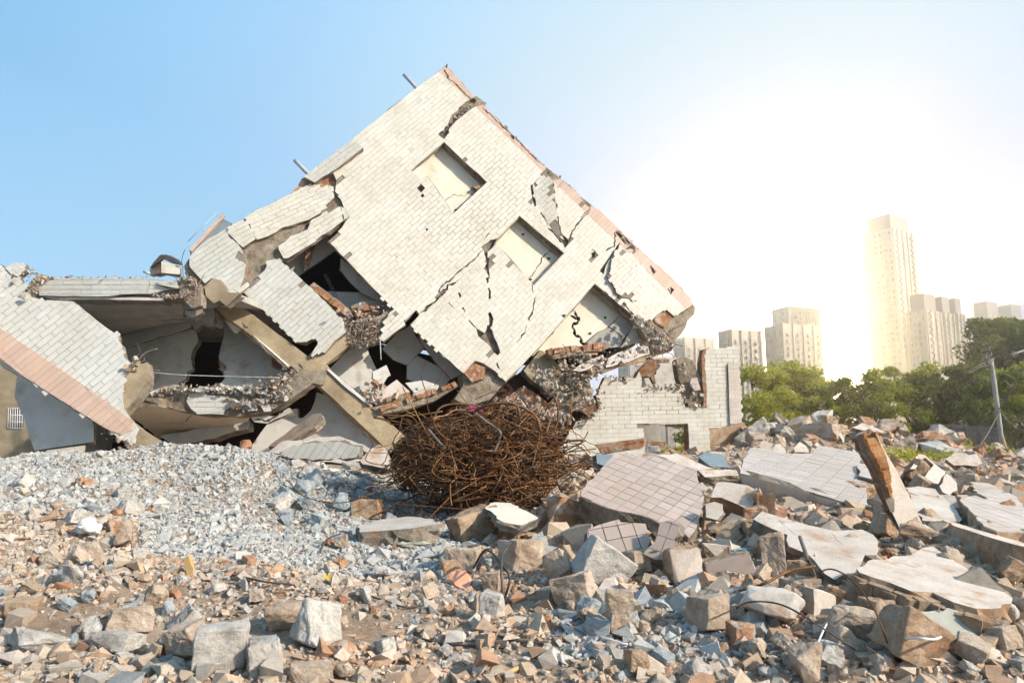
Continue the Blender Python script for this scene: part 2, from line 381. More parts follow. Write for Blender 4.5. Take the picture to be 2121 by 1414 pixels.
    for n, (A, k, fs, full) in enumerate(info):
        q = rr[k]; ispink = pink is not None and q[0] >= pink[0] - 0.001
        m = M['tile_pink'] if ispink else M[mat]
        lift = 0.002 + r.uniform(0, 0.004)
        if n < budget:
            if full and not flip:
                o = bpy.data.objects.new('tile', full_tile_mesh(m, q[1] - q[0], q[3] - q[2])); put(o, wall)
                tl_ = Matrix.Rotation(r.gauss(0, 0.004), 3, 'X') @ Matrix.Rotation(r.gauss(0, 0.004), 3, 'Y')
                o.matrix_basis = Matrix.Translation(pl.at((q[0] + q[1]) / 2, (q[2] + q[3]) / 2, lift)) @ (basis @ tl_).to_4x4()
            else:
                V, F, Mi = prism(pl, v, fs, 0.018 + lift, lift)
                o = mesh_obj('tile', V, F, m, wall)
            o.matrix_parent_inverse = Matrix.Translation(-WLOC(wall))
        else:
            if full: V, F, Mi = prism(pl, [(q[0], q[2]), (q[1], q[2]), (q[1], q[3]), (q[0], q[3])], [(0, 1, 2), (0, 2, 3)], 0.018 + lift, lift)
            else: V, F, Mi = prism(pl, v, fs, 0.018 + lift, lift)
            F2 = [f for f, mi in zip(F, Mi) if mi != 2]
            b0 = len(SV); SV += V; SF += [tuple(i + b0 for i in f) for f in F2]; SM += [1 if ispink else 0] * len(F2)
    if SF:
        s = mesh_obj('tile_field', SV, SF, [M[mat], M['tile_pink']], wall, SM); s['kind'] = 'stuff'
        s.matrix_parent_inverse = Matrix.Translation(-WLOC(wall))
    return wall
def WLOC(o):
    # world location of an object whose own transform chain is translations only
    if o.parent is None: return Vector(o.location)
    return Vector(o.location) + Vector(o.matrix_parent_inverse.translation) + WLOC(o.parent)
def put(o, parent):
    COL.objects.link(o)
    if parent is not None:
        o.parent = parent; o.matrix_parent_inverse = Matrix.Translation(-WLOC(parent))
    return o
HAZE = 0.0019
# ---------------------------------------------------------------- ground
SS = [-0.75, -0.4, -0.1, 0.15, 0.4, 0.75]
YY = [3, 5, 7, 9, 11, 13, 16, 20, 26, 32, 45]
ZZ = [[0, 0, .35, .85, 1.3, 1.58, 1.35, 1.2, 1.1, 1.1, 1.1],
      [0, 0, .30, .75, 1.20, 1.75, 1.45, 1.3, 1.2, 1.1, 1.1],
      [0, 0, .22, .45, .62, .85, 1.2, 1.35, 1.2, 1.1, 1.1],
      [0, .0, .30, .60, .85, 1.0, 1.35, 1.5, 1.3, 1.1, 1.1],
      [0, .05, .35, .62, .85, 1.05, 1.25, 1.7, 1.9, 1.3, 1.1],
      [0, .05, .35, .62, .85, 1.0, 1.05, 1.1, 1.1, 1.1, 1.1]]
def H(x, y, fine=True):
    if y < 3: return 0.0
    s = min(max(x / y, -0.75), 0.75); yy = min(y, 44.99)
    i = max(k for k in range(len(SS) - 1) if SS[k] <= s); j = max(k for k in range(len(YY) - 1) if YY[k] <= yy)
    a = (s - SS[i]) / (SS[i + 1] - SS[i]); b = (yy - YY[j]) / (YY[j + 1] - YY[j])
    a = a * a * (3 - 2 * a)
    z = (ZZ[i][j] * (1 - a) + ZZ[i + 1][j] * a) * (1 - b) + (ZZ[i][j + 1] * (1 - a) + ZZ[i + 1][j + 1] * a) * b
    # far rubble heap
    dx = (x - 10.8) / 5.2; dy = (y - 25) / 3.4; z += 0.55 * math.exp(-(dx * dx + dy * dy) ** 1.1)
    dx = (x - 15.5) / 3.6; dy = (y - 26) / 3.0; z += 0.35 * math.exp(-(dx * dx + dy * dy))
    # hollow in the gravel, ridge right of it
    dx = (x + 3.2) / 1.5; dy = (y - 10.3) / 1.3; z -= 0.34 * math.exp(-(dx * dx + dy * dy))
    if y < 18: z += (0.15 if x < 0 and y > 6 else 0.07) * noise.noise(Vector((x * 0.9, y * 0.9, 0))) + (0.04 * noise.noise(Vector((x * 2.6, y * 2.6, 5))) if fine else 0)
    return z
def ground_hit(px, py, lo=3.2, hi=60):
    r = ray(px, py); d = lo
    while d < hi:
        p = Vector((0, 0, CAM_Z)) + r * (d / r.y)
        if p.z <= H(p.x, p.y): return p
        d += 0.04 if d < 20 else 0.15
    return p
def build_ground():
    xs = sorted(set([-160, -100, -60, -40] + [round(-30 + k * 0.22, 3) for k in range(273)] + [40, 60, 100, 200, 345]))
    ys = [-60, -20, -5, 0, 2] + [round(3 + k * 0.16, 3) for k in range(200)] + [37, 42, 50, 70, 120, 250, 480]
    V = [(x, y, H(x, y) if y > 2.5 and abs(x) < 35 else (0 if y < 3 else 1.1 * min(1, (y - 3) / 9))) for y in ys for x in xs]
    n = len(xs); F = [(j * n + i, j * n + i + 1, (j + 1) * n + i + 1, (j + 1) * n + i) for j in range(len(ys) - 1) for i in range(n - 1)]
    o = mesh_obj('ground', V, F, M['earth'], smooth=True); o['kind'] = 'structure'
    return o
build_ground()

# ---------------------------------------------------------------- stones
def hull(points):
    bm = bmesh.new()
    for p in points: bm.verts.new(p)
    r = bmesh.ops.convex_hull(bm, input=bm.verts)
    dead = list({e for e in r['geom_interior'] + r['geom_unused'] if isinstance(e, bmesh.types.BMVert)})
    bmesh.ops.delete(bm, geom=dead, context='VERTS')
    return bm
def hull_arrays(seed, n=12, box=False):
    r = random.Random(seed); P = []
    for _ in range(n):
        if box: p = Vector([r.choice((-1, 1)) * r.uniform(0.7, 1) for _ in range(3)])
        else:
            p = Vector((r.gauss(0, 1), r.gauss(0, 1), r.gauss(0, 1))).normalized() * r.uniform(0.85, 1.05)
        P.append(p)
    bm = hull(P); bm.verts.index_update()
    v = np.array([q.co[:] for q in bm.verts]); f = np.array([[x.index for x in q.verts] for q in bm.faces]); bm.free()
    return v, f
PEB = [hull_arrays(100 + k, 10) for k in range(12)] + [hull_arrays(200 + k, 9, True) for k in range(12)]
def rot_mats(n):
    q = nr.normal(size=(n, 4)); q /= np.linalg.norm(q, axis=1)[:, None]; w_, x, y, z = q.T
    return np.stack([1 - 2 * (y * y + z * z), 2 * (x * y - z * w_), 2 * (x * z + y * w_), 2 * (x * y + z * w_), 1 - 2 * (x * x + z * z), 2 * (y * z - x * w_), 2 * (x * z - y * w_), 2 * (y * z + x * w_), 1 - 2 * (x * x + y * y)], 1).reshape(n, 3, 3)
def pebble_field(name, P, S, C, flatten=0.75, lo=0, amin=0.55, hi=None):
    """P positions (n,3), S radius (n), C tint (n,3): one mesh of many stones"""
    n = len(P); R_ = rot_mats(n); which = nr.integers(lo, hi or len(PEB), n); Vs, Fs, Cs = [], [], []; off = 0
    for k, (v, f) in enumerate(PEB):
        idx = np.where(which == k)[0]
        if not len(idx): continue
        ax = nr.uniform(amin, 1.3, (len(idx), 1, 3)); vv = v[None] * ax * S[idx][:, None, None]
        vv = np.einsum('nij,nvj->nvi', R_[idx], vv); vv[:, :, 2] *= flatten; vv += P[idx][:, None, :]
        Vs.append(vv.reshape(-1, 3)); m = len(v)
        Fs.append((f[None] + (np.arange(len(idx)) * m)[:, None, None] + off).reshape(-1, 3)); off += m * len(idx)
        Cs.append(np.repeat(C[idx], m, axis=0))
    V = np.concatenate(Vs); F = np.concatenate(Fs); Cc = np.concatenate(Cs)
    me = bpy.data.meshes.new(name); me.vertices.add(len(V)); me.vertices.foreach_set('co', V.astype(np.float32).ravel())
    me.loops.add(F.size); me.loops.foreach_set('vertex_index', F.astype(np.int32).ravel())
    me.polygons.add(len(F)); me.polygons.foreach_set('loop_start', np.arange(0, F.size, 3, dtype=np.int32)); me.polygons.foreach_set('loop_total', np.full(len(F), 3, dtype=np.int32))
    me.polygons.foreach_set('use_smooth', np.zeros(len(F), dtype=bool))
    me.update(calc_edges=True)
    a = me.color_attributes.new('tint', 'FLOAT_COLOR', 'POINT'); a.data.foreach_set('color', np.concatenate([Cc, np.ones((len(Cc), 1))], 1).astype(np.float32).ravel())
    me.materials.append(M['stone'])
    o = bpy.data.objects.new(name, me); COL.objects.link(o); o['kind'] = 'stuff'
    return o
PAL = {'grey': [(.50, .50, .49), (.44, .45, .46), (.58, .57, .55), (.38, .41, .43), (.54, .50, .45), (.50, .49, .47)],
       'warm': [(.56, .43, .32), (.64, .51, .40), (.50, .35, .24), (.68, .60, .51), (.52, .26, .14), (.60, .53, .46), (.46, .31, .21), (.72, .66, .60)],
       'brick': [(.46, .20, .10), (.50, .30, .18), (.36, .15, .08), (.56, .40, .28)]}
def zone_tint(x, y):
    s = x / max(y, 1); k = 'warm'
    g = 0
    if y > 6.6 and s < -0.05 + 0.03 * (y - 9) / 3: g = 0.95 if y > 8.0 + (1.2 if s < -.5 else 0) else 0.5
    if 5.6 < y < 7.0 and 0.05 < s < 0.35: g = 0.55
    if y <= 6.6 and s < -0.3: g = 0.5
    if y > 12 and s > -0.05: g = 0.1
    k = 'grey' if rng.random() < g else ('brick' if rng.random() < 0.16 else 'warm')
    c = rng.choice(PAL[k]); m = rng.uniform(0.82, 1.12); b = (.52, .52, .50) if g > .5 else (.54, .43, .33); t = rng.uniform(.25, .75)
    return [(q * (1 - t) + w_ * t) * m for q, w_ in zip(c, b)]
def field(name, n, y0, y1, s0, s1, r0, r1, label, cat, reject=None, lift=0.3, pw=1.6, power=2.2, lo=0, hi=15, amin=.7):
    P, S, C = [], [], []; k = 0
    while len(P) < n and k < n * 4:
        k += 1
        y = y0 + (y1 - y0) * rng.random() ** (1 / pw); s = rng.uniform(s0, s1); x = s * y
        if reject and reject(x, y): continue
        rr = r0 + (r1 - r0) * rng.random() ** power
        P.append((x, y, H(x, y) + rr * rng.uniform(-0.2, lift))); S.append(rr); C.append(zone_tint(x, y))
    o = pebble_field(name, np.array(P), np.array(S), np.array(C), .85, lo, amin, hi); tag(o, label, cat); return o
DIRT = lambda x, y: (((x + 2.5) / 1.6) ** 2 + ((y - 6.6) / .85) ** 2 < 1 and rng.random() < .85) or (((x + .6) / 1.3) ** 2 + ((y - 6.9) / .5) ** 2 < 1 and rng.random() < .6)
field('gravel', 46000, 6.4, 15.2, -0.80, -0.04, 0.012, 0.050, 'grey crushed concrete gravel sloping up to the broken building', 'gravel')
field('rubble_gravel', 27000, 4.2, 9.5, -0.80, 0.80, 0.010, 0.045, 'tan and reddish rubble grit covering the near ground', 'gravel', pw=1.3, reject=DIRT)
field('rubble', 9000, 9.0, 30, -0.04, 0.80, 0.03, 0.13, 'brown broken masonry bits between the slabs', 'rubble', pw=1.3)
field('coarse_gravel', 2600, 5.0, 15, -0.80, 0.80, 0.05, 0.11, 'scattered fist sized lumps of concrete and brick', 'gravel', pw=1.4, reject=DIRT)
field('chunk_rubble', 1100, 4.3, 7.6, -.78, .8, .03, .10, 'angular broken concrete and brick chips packed over the near ground', 'rubble', pw=1.2, lift=.5, power=1.6, lo=6, hi=24, amin=.6, reject=DIRT)
field('block_rubble', 3200, 6.4, 24, 0.03, 0.80, 0.06, 0.20, 'broken brick and concrete lumps filling the gaps between the slabs', 'rubble', pw=1.1, lift=.4, lo=8, hi=24, amin=.6)

def chunk_mesh(seed, dims, kind='block', cuts=3, rough=0.05, paint=None):
    """irregular lump: paint = (local direction, slot) picks another material for faces that look that way"""
    r = random.Random(seed); P = []
    if kind == 'block':
        for sx in (-1, 1):
            for sy in (-1, 1):
                for sz in (-1, 1):
                    P.append(Vector((sx * r.uniform(.66, 1), sy * r.uniform(.66, 1), sz * r.uniform(.68, 1))))
        for _ in range(5):
            p = Vector((r.uniform(-1, 1), r.uniform(-1, 1), r.uniform(-1, 1))); a = r.randrange(3); p[a] = math.copysign(r.uniform(.92, 1.02), p[a]); P.append(p)
    else:
        for _ in range(11): P.append(Vector((r.gauss(0, 1), r.gauss(0, 1), r.gauss(0, 1))).normalized() * r.uniform(.85, 1.1))
    bm = hull([Vector((p.x * dims[0] / 2, p.y * dims[1] / 2, p.z * dims[2] / 2)) for p in P])
    m = min(dims)
    bmesh.ops.bevel(bm, geom=list(bm.edges), offset=m * 0.018, segments=1, affect='EDGES')
    if paint is not None:
        bm.normal_update(); d = Vector(paint[0]).normalized()
        for f in bm.faces:
            if f.normal.dot(d) > paint[2]: f.material_index = 1
    big = [e for e in bm.edges]
    for _ in range(cuts):
        L = [e for e in bm.edges if e.calc_length() > m * 0.16]
        if not L: break
        bmesh.ops.subdivide_edges(bm, edges=L, cuts=1, use_grid_fill=True)
    bmesh.ops.triangulate(bm, faces=bm.faces)
    bm.normal_update(); sv = Vector((seed * 1.7, seed * .3, 0))
    for v in bm.verts:
        q = v.co / m
        k = 1.0
        if paint is not None and all(f.material_index == 1 for f in v.link_faces): k = 0.12
        d = noise.fractal(q * 2.2 + sv, 0.9, 2.1, 4) * rough * m * 1.5 + noise.noise(q * 7 + sv) * rough * m * 0.5
        v.co += v.normal * d * k
    me = bpy.data.meshes.new('lump'); bm.to_mesh(me); bm.free(); return me
HERO = []
def rock(name, label, cat, px, py, wpx, hpx, mat='rock_tan', kind='block', seed=None, d=None, rot=None, paint=None, group=None, deep=0.9, roll=0.0, sink=0.06, rough=0.05):
    """a lump whose base stands on the ground where the picture shows it; px,py: middle of the lump"""
    seed = seed if seed is not None else rng.randrange(9999)
    g = ground_hit(px, py + hpx * 0.42) if d is None else U(px, py + hpx * 0.5, d)
    s = g.y / FPX; W, Hh = wpx * s * 1.06, hpx * s * 0.98
    me = chunk_mesh(seed, (W, (W + Hh) * 0.5 * deep, Hh), kind, paint=paint, rough=rough)
    me.materials.append(M[mat])
    if paint: me.materials.append(M[paint[1]])
    o = bpy.data.objects.new(name, me); COL.objects.link(o)
    o.location = (g.x, g.y + 0.1 * W, g.z + Hh * (0.5 - sink))
    o.rotation_euler = (rng.uniform(-.12, .12), roll, rot if rot is not None else rng.uniform(-.5, .5))
    me.name = name
    HERO.append((g.x, g.y, W * 0.45))
    return tag(o, label, cat, group)

# tubes
def tube_arrays(pts, rad, sides=5):
    V, F = [], []; n = len(pts)
    for i, p in enumerate(pts):
        t = (pts[min(i + 1, n - 1)] - pts[max(i - 1, 0)]).normalized()
        a = t.cross(Vector((0, 0, 1))); a = a.normalized() if a.length > 0.05 else Vector((1, 0, 0)); b = t.cross(a)
        r = rad[i] if isinstance(rad, (list, tuple)) else rad
        for k in range(sides):
            q = 2 * math.pi * k / sides; V.append(p + a * (r * math.cos(q)) + b * (r * math.sin(q)))
    for i in range(n - 1):
        for k in range(sides): k2 = (k + 1) % sides; F.append((i * sides + k, i * sides + k2, (i + 1) * sides + k2, (i + 1) * sides + k))
    F.append(tuple(range(sides))[::-1]); F.append(tuple(range((n - 1) * sides, n * sides)))
    return V, F
def smooth_path(cp, n=6):
    out = []; P = [cp[0]] + list(cp) + [cp[-1]]
    for i in range(1, len(P) - 2):
        a, b, c, d = P[i - 1:i + 3]
        for k in range(n):
            t = k / n; out.append(0.5 * ((2 * b) + (c - a) * t + (2 * a - 5 * b + 4 * c - d) * t * t + (3 * b - a - 3 * c + d) * t ** 3))
    out.append(Vector(cp[-1])); return out
def tube(name, cp, rad, mat, parent=None, sides=6, n=6, smooth=True):
    V, F = tube_arrays(smooth_path([Vector(p) for p in cp], n), rad, sides); o = mesh_obj(name, V, F, M[mat], parent, smooth=smooth); return o
def curl(name, start, length, rad, mat, parent=None, seed=0, drop=0.0, dirv=None):
    r = random.Random(seed); p = Vector(start); d = Vector(dirv) if dirv else Vector((r.uniform(-1, 1), r.uniform(-.5, .1), r.uniform(-.4, 1))); d.normalize(); pts = [p.copy()]
    for _ in range(7):
        p = p + d * length / 7; d = (d + Vector((r.uniform(-.6, .6), r.uniform(-.5, .5), r.uniform(-.6, .5) - drop))).normalized(); pts.append(p.copy())
    return tube(name, pts, rad, mat, parent, 5, 4)
def debris(name, parent, paths, n, r0, r1, pal, seed=0, spread=(0.12, 0.15, 0.08)):
    """broken bits lying along 3D paths: one stuff mesh"""
    r = random.Random(seed); P, S, C = [], [], []
    for _ in range(int(n * 1.3)):
        path = r.choice(paths); i = r.randrange(len(path) - 1); t = r.random(); p = Vector(path[i]).lerp(Vector(path[i + 1]), t)
        P.append((p.x + r.gauss(0, spread[0]), p.y + r.gauss(0, spread[1]), p.z + r.gauss(0, spread[2]))); S.append(r0 * .5 + (r1 - r0) * .85 * r.random() ** 4)
        c = r.choice(pal + [(.72, .70, .66), (.66, .64, .60), (.14, .10, .08)]); m = r.uniform(.7, 1.1); t = r.uniform(.1, .6); C.append([(q * (1 - t) + w_ * t) * m for q, w_ in zip(c, (.44, .37, .29))])
    o = pebble_field(name, np.array(P), np.array(S), np.array(C), 1.0, 12, 0.16)
    if parent is not None: o.parent = parent; o.matrix_parent_inverse = Matrix.Translation(-WLOC(parent))
    return o
def P_on(pl, c, pts, h=0.0): return [pl.hit(*q) + pl.n * h for q in T(c, pts)]
def beam(name, parent, pl, c, a, b, wpx, depth, mat='concrete', seed=1, label=None, amp=0.04):
    """straight concrete member with worn edges, drawn from a to b on plane pl"""
    (ax, ay), (bx, by) = T(c, [a, b]); L = math.hypot(bx - ax, by - ay); nx, ny = -(by - ay) / L, (bx - ax) / L
    wa, wb = (wpx if isinstance(wpx, tuple) else (wpx, wpx))
    poly = [(ax + nx * wa / 2, ay + ny * wa / 2), (bx + nx * wb / 2, by + ny * wb / 2), (bx - nx * wb / 2, by - ny * wb / 2), (ax - nx * wa / 2, ay - ny * wa / 2)]
    return panel(name, parent, poly, pl, depth, tiled=False, front=mat, side=mat, back=mat, jam=amp, jstep=0.25, seed=seed, label=label)
# ================================================================= main leaning block
PM = Plane(U(1060, 450, 21), NF, 38.5)
PM.v = (PM.hit(925, 137) - PM.hit(1438, 629)).normalized(); PM.u = PM.v.cross(PM.n).normalized()
PMb = lambda h, ang=None: (lambda p: (p.row(ang) if ang is not None else None, p)[1])(PM.moved(h))
def tilt(base, c, at, h, ang, rx=0.0, rz=0.0):
    """plane h in front of base at a picture point, turned a little"""
    (x, y), = T(c, [at]); p = base.hit(x, y) + base.n * h
    n = (base.n + Vector((rx, 0, rz))).normalized(); return Plane(p, n, ang)
BLD = thing('collapsed_building', 'toppled tiled building block standing on its corner, three window holes and a cracked cream facade', 'building', (PM.hit(1000, 800).x, 21, 1.3))
W1 = T('C', [(380, 530), (620, 755), (435, 930), (285, 725), (250, 740), (195, 690)])
W2 = T('C', [(805, 945), (1055, 1155), (885, 1335), (665, 1095)])
out = [(924, 137), (985, 205), (1050, 268), (1130, 345), (1200, 405), (1270, 465), (1330, 522), (1400, 585), (1436, 630), (1396, 655), (1378, 640), (1356, 655), (1340, 664), (1317, 659), (1232, 588),
       (1113, 722), (1047, 790), (1025, 768), (1000, 752), (984, 747), (960, 773), (905, 724), (850, 674), (869, 652), (862, 642), (839, 664), (776, 600), (681, 501), (700, 482), (722, 451), (712, 430), (703, 405), (694, 398), (697, 375), (690, 358), (722, 338), (751, 307), (731, 287)]
dia = []
for (x, y, s) in [(250, 790, 26), (258, 832, 13), (262, 868, 14), (257, 902, 11), (260, 938, 13), (268, 1000, 14), (282, 1022, 10), (395, 475, 18), (320, 255, 5)]:
    dia.append(T('C', [(x, y - s), (x + s * .9, y), (x, y + s), (x - s * .9, y)]))
patches = dia + [T('C', [(545, 280), (605, 315), (540, 340), (470, 395), (410, 455), (380, 515), (345, 490), (400, 435), (420, 380), (500, 305)]),
    T('C', [(920, 715), (960, 670), (1020, 700), (1035, 740), (990, 745), (940, 730)]),
    T('C', [(590, 1120), (640, 1080), (682, 1070), (655, 1120), (625, 1148), (597, 1138)]),
    T('D', [(720, 380), (700, 430), (650, 490), (632, 550), (610, 538), (640, 490), (690, 420)]),
    T('D', [(690, 325), (730, 345), (800, 410), (795, 435), (740, 392)]),
    T('D', [(865, 490), (905, 540), (892, 552)]), T('D', [(978, 615), (1000, 632), (980, 662)]), T('D', [(565, 440), (590, 430), (588, 460), (570, 468)]),
    T('E', [(1205, 225), (1255, 255), (1270, 205), (1300, 240), (1345, 360), (1338, 392), (1295, 350), (1270, 315), (1215, 272)]),
    T('C', [(1010, 1015), (1035, 1040), (1085, 1085), (1060, 1130), (1040, 1080)]),
    T('C', [(865, 775), (880, 765), (890, 830), (905, 905), (885, 885), (872, 830)]), T('D', [(405, 765), (435, 760), (425, 780)]),
    T('D', [(490, 110), (515, 125), (575, 180), (560, 205), (520, 175)]), T('C', [(745, 490), (780, 500), (770, 520)]), T('C', [(880, 615), (920, 620), (950, 660), (900, 640)])]
cracks = [(T('C', [(380, 120), (410, 180), (440, 200), (500, 265), (540, 300)]), 2.2), (T('C', [(590, 330), (650, 385), (705, 440), (760, 490), (820, 550), (890, 620), (950, 665)]), 2.4),
    (T('C', [(870, 775), (885, 830), (895, 900), (945, 960), (965, 1010), (1050, 1100)]), 2.6), (T('C', [(990, 745), (1010, 850), (1015, 940), (1035, 1040), (1080, 1090), (1060, 1140)]), 2.2),
    (T('C', [(1200, 910), (1150, 970), (1100, 1030), (1085, 1090)]), 2.0), (T('D', [(20, 420), (30, 550), (35, 700), (45, 800), (30, 880)]), 3.8), (T('C', [(620, 1140), (628, 1200), (625, 1260)]), 3.5),
    (T('E', [(1285, 130), (1285, 210)]), 4), (T('E', [(1330, 385), (1325, 430), (1345, 468)]), 2.6), (T('P', [(869, 650), (905, 622), (930, 590), (960, 578)]), 3.0),
    (T('C', [(597, 1138), (530, 1205), (420, 1300), (380, 1330), (310, 1414)]), 2.0), (T('E', [(1100, 0), (1120, 60), (1135, 140), (1205, 222)]), 2.8), (T('E', [(985, 10), (1020, 50), (1075, 110)]), 1.6),
    (T('D', [(255, 600), (270, 680), (265, 730), (235, 800), (215, 860), (170, 910)]), 2.0), (T('D', [(690, 330), (685, 410), (640, 430)]), 2.4), (T('D', [(890, 540), (960, 600), (980, 655)]), 2.2),
    (T('D', [(700, 660), (745, 715), (805, 780)]), 2.2), (T('D', [(540, 400), (590, 440)]), 1.8), (T('C', [(760, 540), (745, 590)]), 1.2), (T('B', [(1180, 640), (1210, 700), (1225, 790), (1215, 860)]), 0.9),
    (T('C', [(70, 1090), (105, 1140), (160, 1200), (130, 1330)]), 0.9), (T('C', [(660, 1010), (600, 1090)]), 1.0), (T('C', [(860, 690), (880, 745)]), 1.1), (T('D', [(580, 110), (560, 200), (470, 320)]), 1.6),
    (T('C', [(430, 910), (405, 880)]), 1.2), (T('C', [(880, 1335), (875, 1360), (900, 1414)]), 2.0), (T('D', [(460, 0), (385, 110)]), 1.0)]
pk = PM.uv(905, 155)[0]
# inner edge of the pink border: sampled on the facade
pin = min(PM.uv(*q)[0] for q in T('C', [(358, 148), (500, 303)]))
panel('inner_leaf', BLD, out, PM.moved(-.115), .07, tiled=False, front='broken', holes=[W1, W2], jam=.03, seed=2, rough=.05)
fac = panel('facade_wall', BLD, out, PM, 0.10, cut=patches, holes=[W1, W2], patches=patches, cracks=cracks, budget=170, pink=(PM.uv(1180, 382)[0] - .34, 0.40), jam=0.012, seed=3, rough=0.04, ragged=.06,
            order=lambda p: (p - Vector((-1.5, 21, 9))).length)
# loose plates of the same facade, knocked out of plane
S2 = panel('facade_plate', BLD, T('B', [(955, 20), (1012, 72), (870, 185), (740, 268), (675, 235), (720, 205)]), tilt(PM, 'B', (800, 180), 0.10, 37, -0.10), 0.2, budget=20, seed=11, mat='tile_cool', label='long loose strip of tiled facade at the upper eave', ragged=.08)
S3 = panel('facade_plate', BLD, T('B', [(340, 470), (420, 420), (560, 355), (620, 325), (720, 280), (845, 292), (850, 350), (800, 400), (770, 440), (700, 480), (610, 510), (560, 520), (480, 570), (415, 590), (385, 540), (375, 500)]), tilt(PM, 'B', (600, 430), -0.02, 25, -0.06, 0.08), 0.24, budget=20, seed=12, ragged=.08)
S4 = panel('facade_plate', BLD, T('B', [(247, 520), (330, 478), (368, 505), (385, 540), (408, 585), (335, 632), (290, 590), (250, 550)]), tilt(PM, 'B', (320, 560), 0.02, 28, -0.12), 0.24, budget=6, seed=13, ragged=.08)
S5 = panel('facade_plate', BLD, T('B', [(35, 690), (110, 610), (232, 532), (262, 575), (328, 642), (355, 720), (342, 800), (330, 830), (310, 880), (275, 910), (240, 870), (215, 820), (160, 805), (122, 835), (60, 770), (35, 740)]), tilt(PM, 'B', (200, 700), 0.05, 33, -0.10), 0.24, budget=30, seed=14, mat='tile_cool',
           patches=[T('B', [(325, 825), (290, 690), (310, 650), (340, 680), (356, 730), (340, 800)][1:5])])
S6 = panel('facade_plate', BLD, T('B', [(530, 628), (600, 572), (700, 532), (720, 480), (800, 432), (865, 398), (925, 420), (932, 462), (900, 482), (820, 545), (700, 620), (590, 693), (565, 695), (545, 660)]), tilt(PM, 'B', (720, 560), 0.05, 31, -0.05, 0.05), 0.24, budget=15, seed=15, cracks=[(T('B', [(878, 400), (890, 440), (905, 485)]), 1.6), (T('B', [(905, 400), (932, 462)]), 1.2)], ragged=.08)
S7 = panel('facade_plate', BLD, T('B', [(465, 710), (520, 698), (560, 720), (640, 790), (720, 860), (820, 955), (905, 1052), (905, 1090), (915, 1110), (850, 1160), (795, 1225), (765, 1218), (725, 1250), (718, 1240), (740, 1200), (762, 1172), (740, 1140), (690, 1165), (640, 1165), (600, 1130), (500, 1030), (400, 950), (340, 890), (365, 850), (440, 790), (470, 740)]), tilt(PM, 'B', (640, 960), 0.12, 41, -0.10, 0.0), 0.24, budget=45, seed=16, mat='tile_cool', label='large loose square of tiled facade above the concrete beam', ragged=.08)
S8 = panel('facade_plate', BLD, T('B', [(1120, 1100), (1160, 1000), (1190, 978), (1240, 1045), (1250, 1068), (1190, 1110), (1125, 1160), (1110, 1150)]), tilt(PM, 'B', (1180, 1070), 0.06, 40, -0.05), 0.24, budget=6, seed=17, ragged=.08)
S9 = panel('facade_plate', BLD, T('B', [(300, 878), (365, 820), (372, 848), (318, 892)]), tilt(PM, 'B', (330, 860), 0.12, 35, -0.05), 0.1, budget=3, seed=18)
panel('facade_plate', BLD, T('C', [(875, 775), (915, 725), (975, 725), (1000, 800), (1012, 940), (1035, 1040), (1058, 1085), (1010, 1050), (968, 1000), (948, 955), (903, 895), (890, 830)]), tilt(PM, 'C', (960, 880), .05, 41, -.14, -.05), .05, budget=10, seed=181, mat='tile', ragged=.4)
panel('facade_plate', BLD, T('D', [(690, 425), (735, 420), (800, 470), (870, 540), (880, 600), (800, 690), (700, 650), (655, 560)]), tilt(PM, 'D', (770, 560), .045, 43, .10, .0), .05, budget=10, seed=182, mat='tile_white', ragged=.4)
# raw concrete showing between the plates
panel('broken_concrete', BLD, T('B', [(325, 640), (415, 575), (480, 560), (560, 505), (690, 470), (770, 425), (860, 340), (900, 400), (720, 510), (700, 545), (600, 600), (550, 640), (560, 700), (480, 760), (440, 800), (350, 860), (320, 840), (345, 720)]), tilt(PM, 'B', (500, 650), -0.10, 30), 0.3, tiled=False, front='broken', jam=0.06, seed=21)
panel('broken_concrete', BLD, T('C', [(340, 490), (400, 420), (500, 290), (560, 270), (620, 310), (560, 350), (420, 470), (385, 530)]), PM.moved(-0.16), 0.2, tiled=False, front='broken', jam=0.04, seed=22)
panel('broken_brickwork', BLD, T('B', [(600, 330), (640, 290), (670, 240), (740, 262), (845, 205), (865, 290), (885, 360), (850, 400), (800, 400), (830, 300), (720, 285)]), tilt(PM, 'B', (760, 290), -0.14, 30), 0.25, tiled=False, front='brick', side='brick', jam=0.05, seed=23)
panel('broken_concrete', BLD, T('B', [(0, 740), (35, 690), (70, 770), (125, 830), (200, 800), (240, 870), (280, 915), (215, 935), (120, 900), (60, 830)]), tilt(PM, 'B', (100, 830), -0.12, 30), 0.5, tiled=False, front='broken', jam=0.06, seed=24)
# right hand broken corner and its return wall
panel('corner_concrete', BLD, T('D', [(790, 790), (860, 785), (900, 765), (970, 745), (1000, 765), (1060, 720), (1090, 700), (1112, 725), (1105, 760), (1060, 830), (1010, 890), (960, 950), (900, 980), (870, 930), (850, 880), (820, 830)]), tilt(PM, 'D', (950, 850), -0.10, 45, 0.08), 0.45, tiled=False, front='broken', side='concrete', jam=0.06, seed=25)
panel('broken_brickwork', BLD, T('D', [(890, 760), (970, 740), (990, 780), (950, 830), (900, 800)]), tilt(PM, 'D', (940, 780), -0.04, 45), 0.2, tiled=False, front='brick', side='brick', jam=0.05, seed=26)
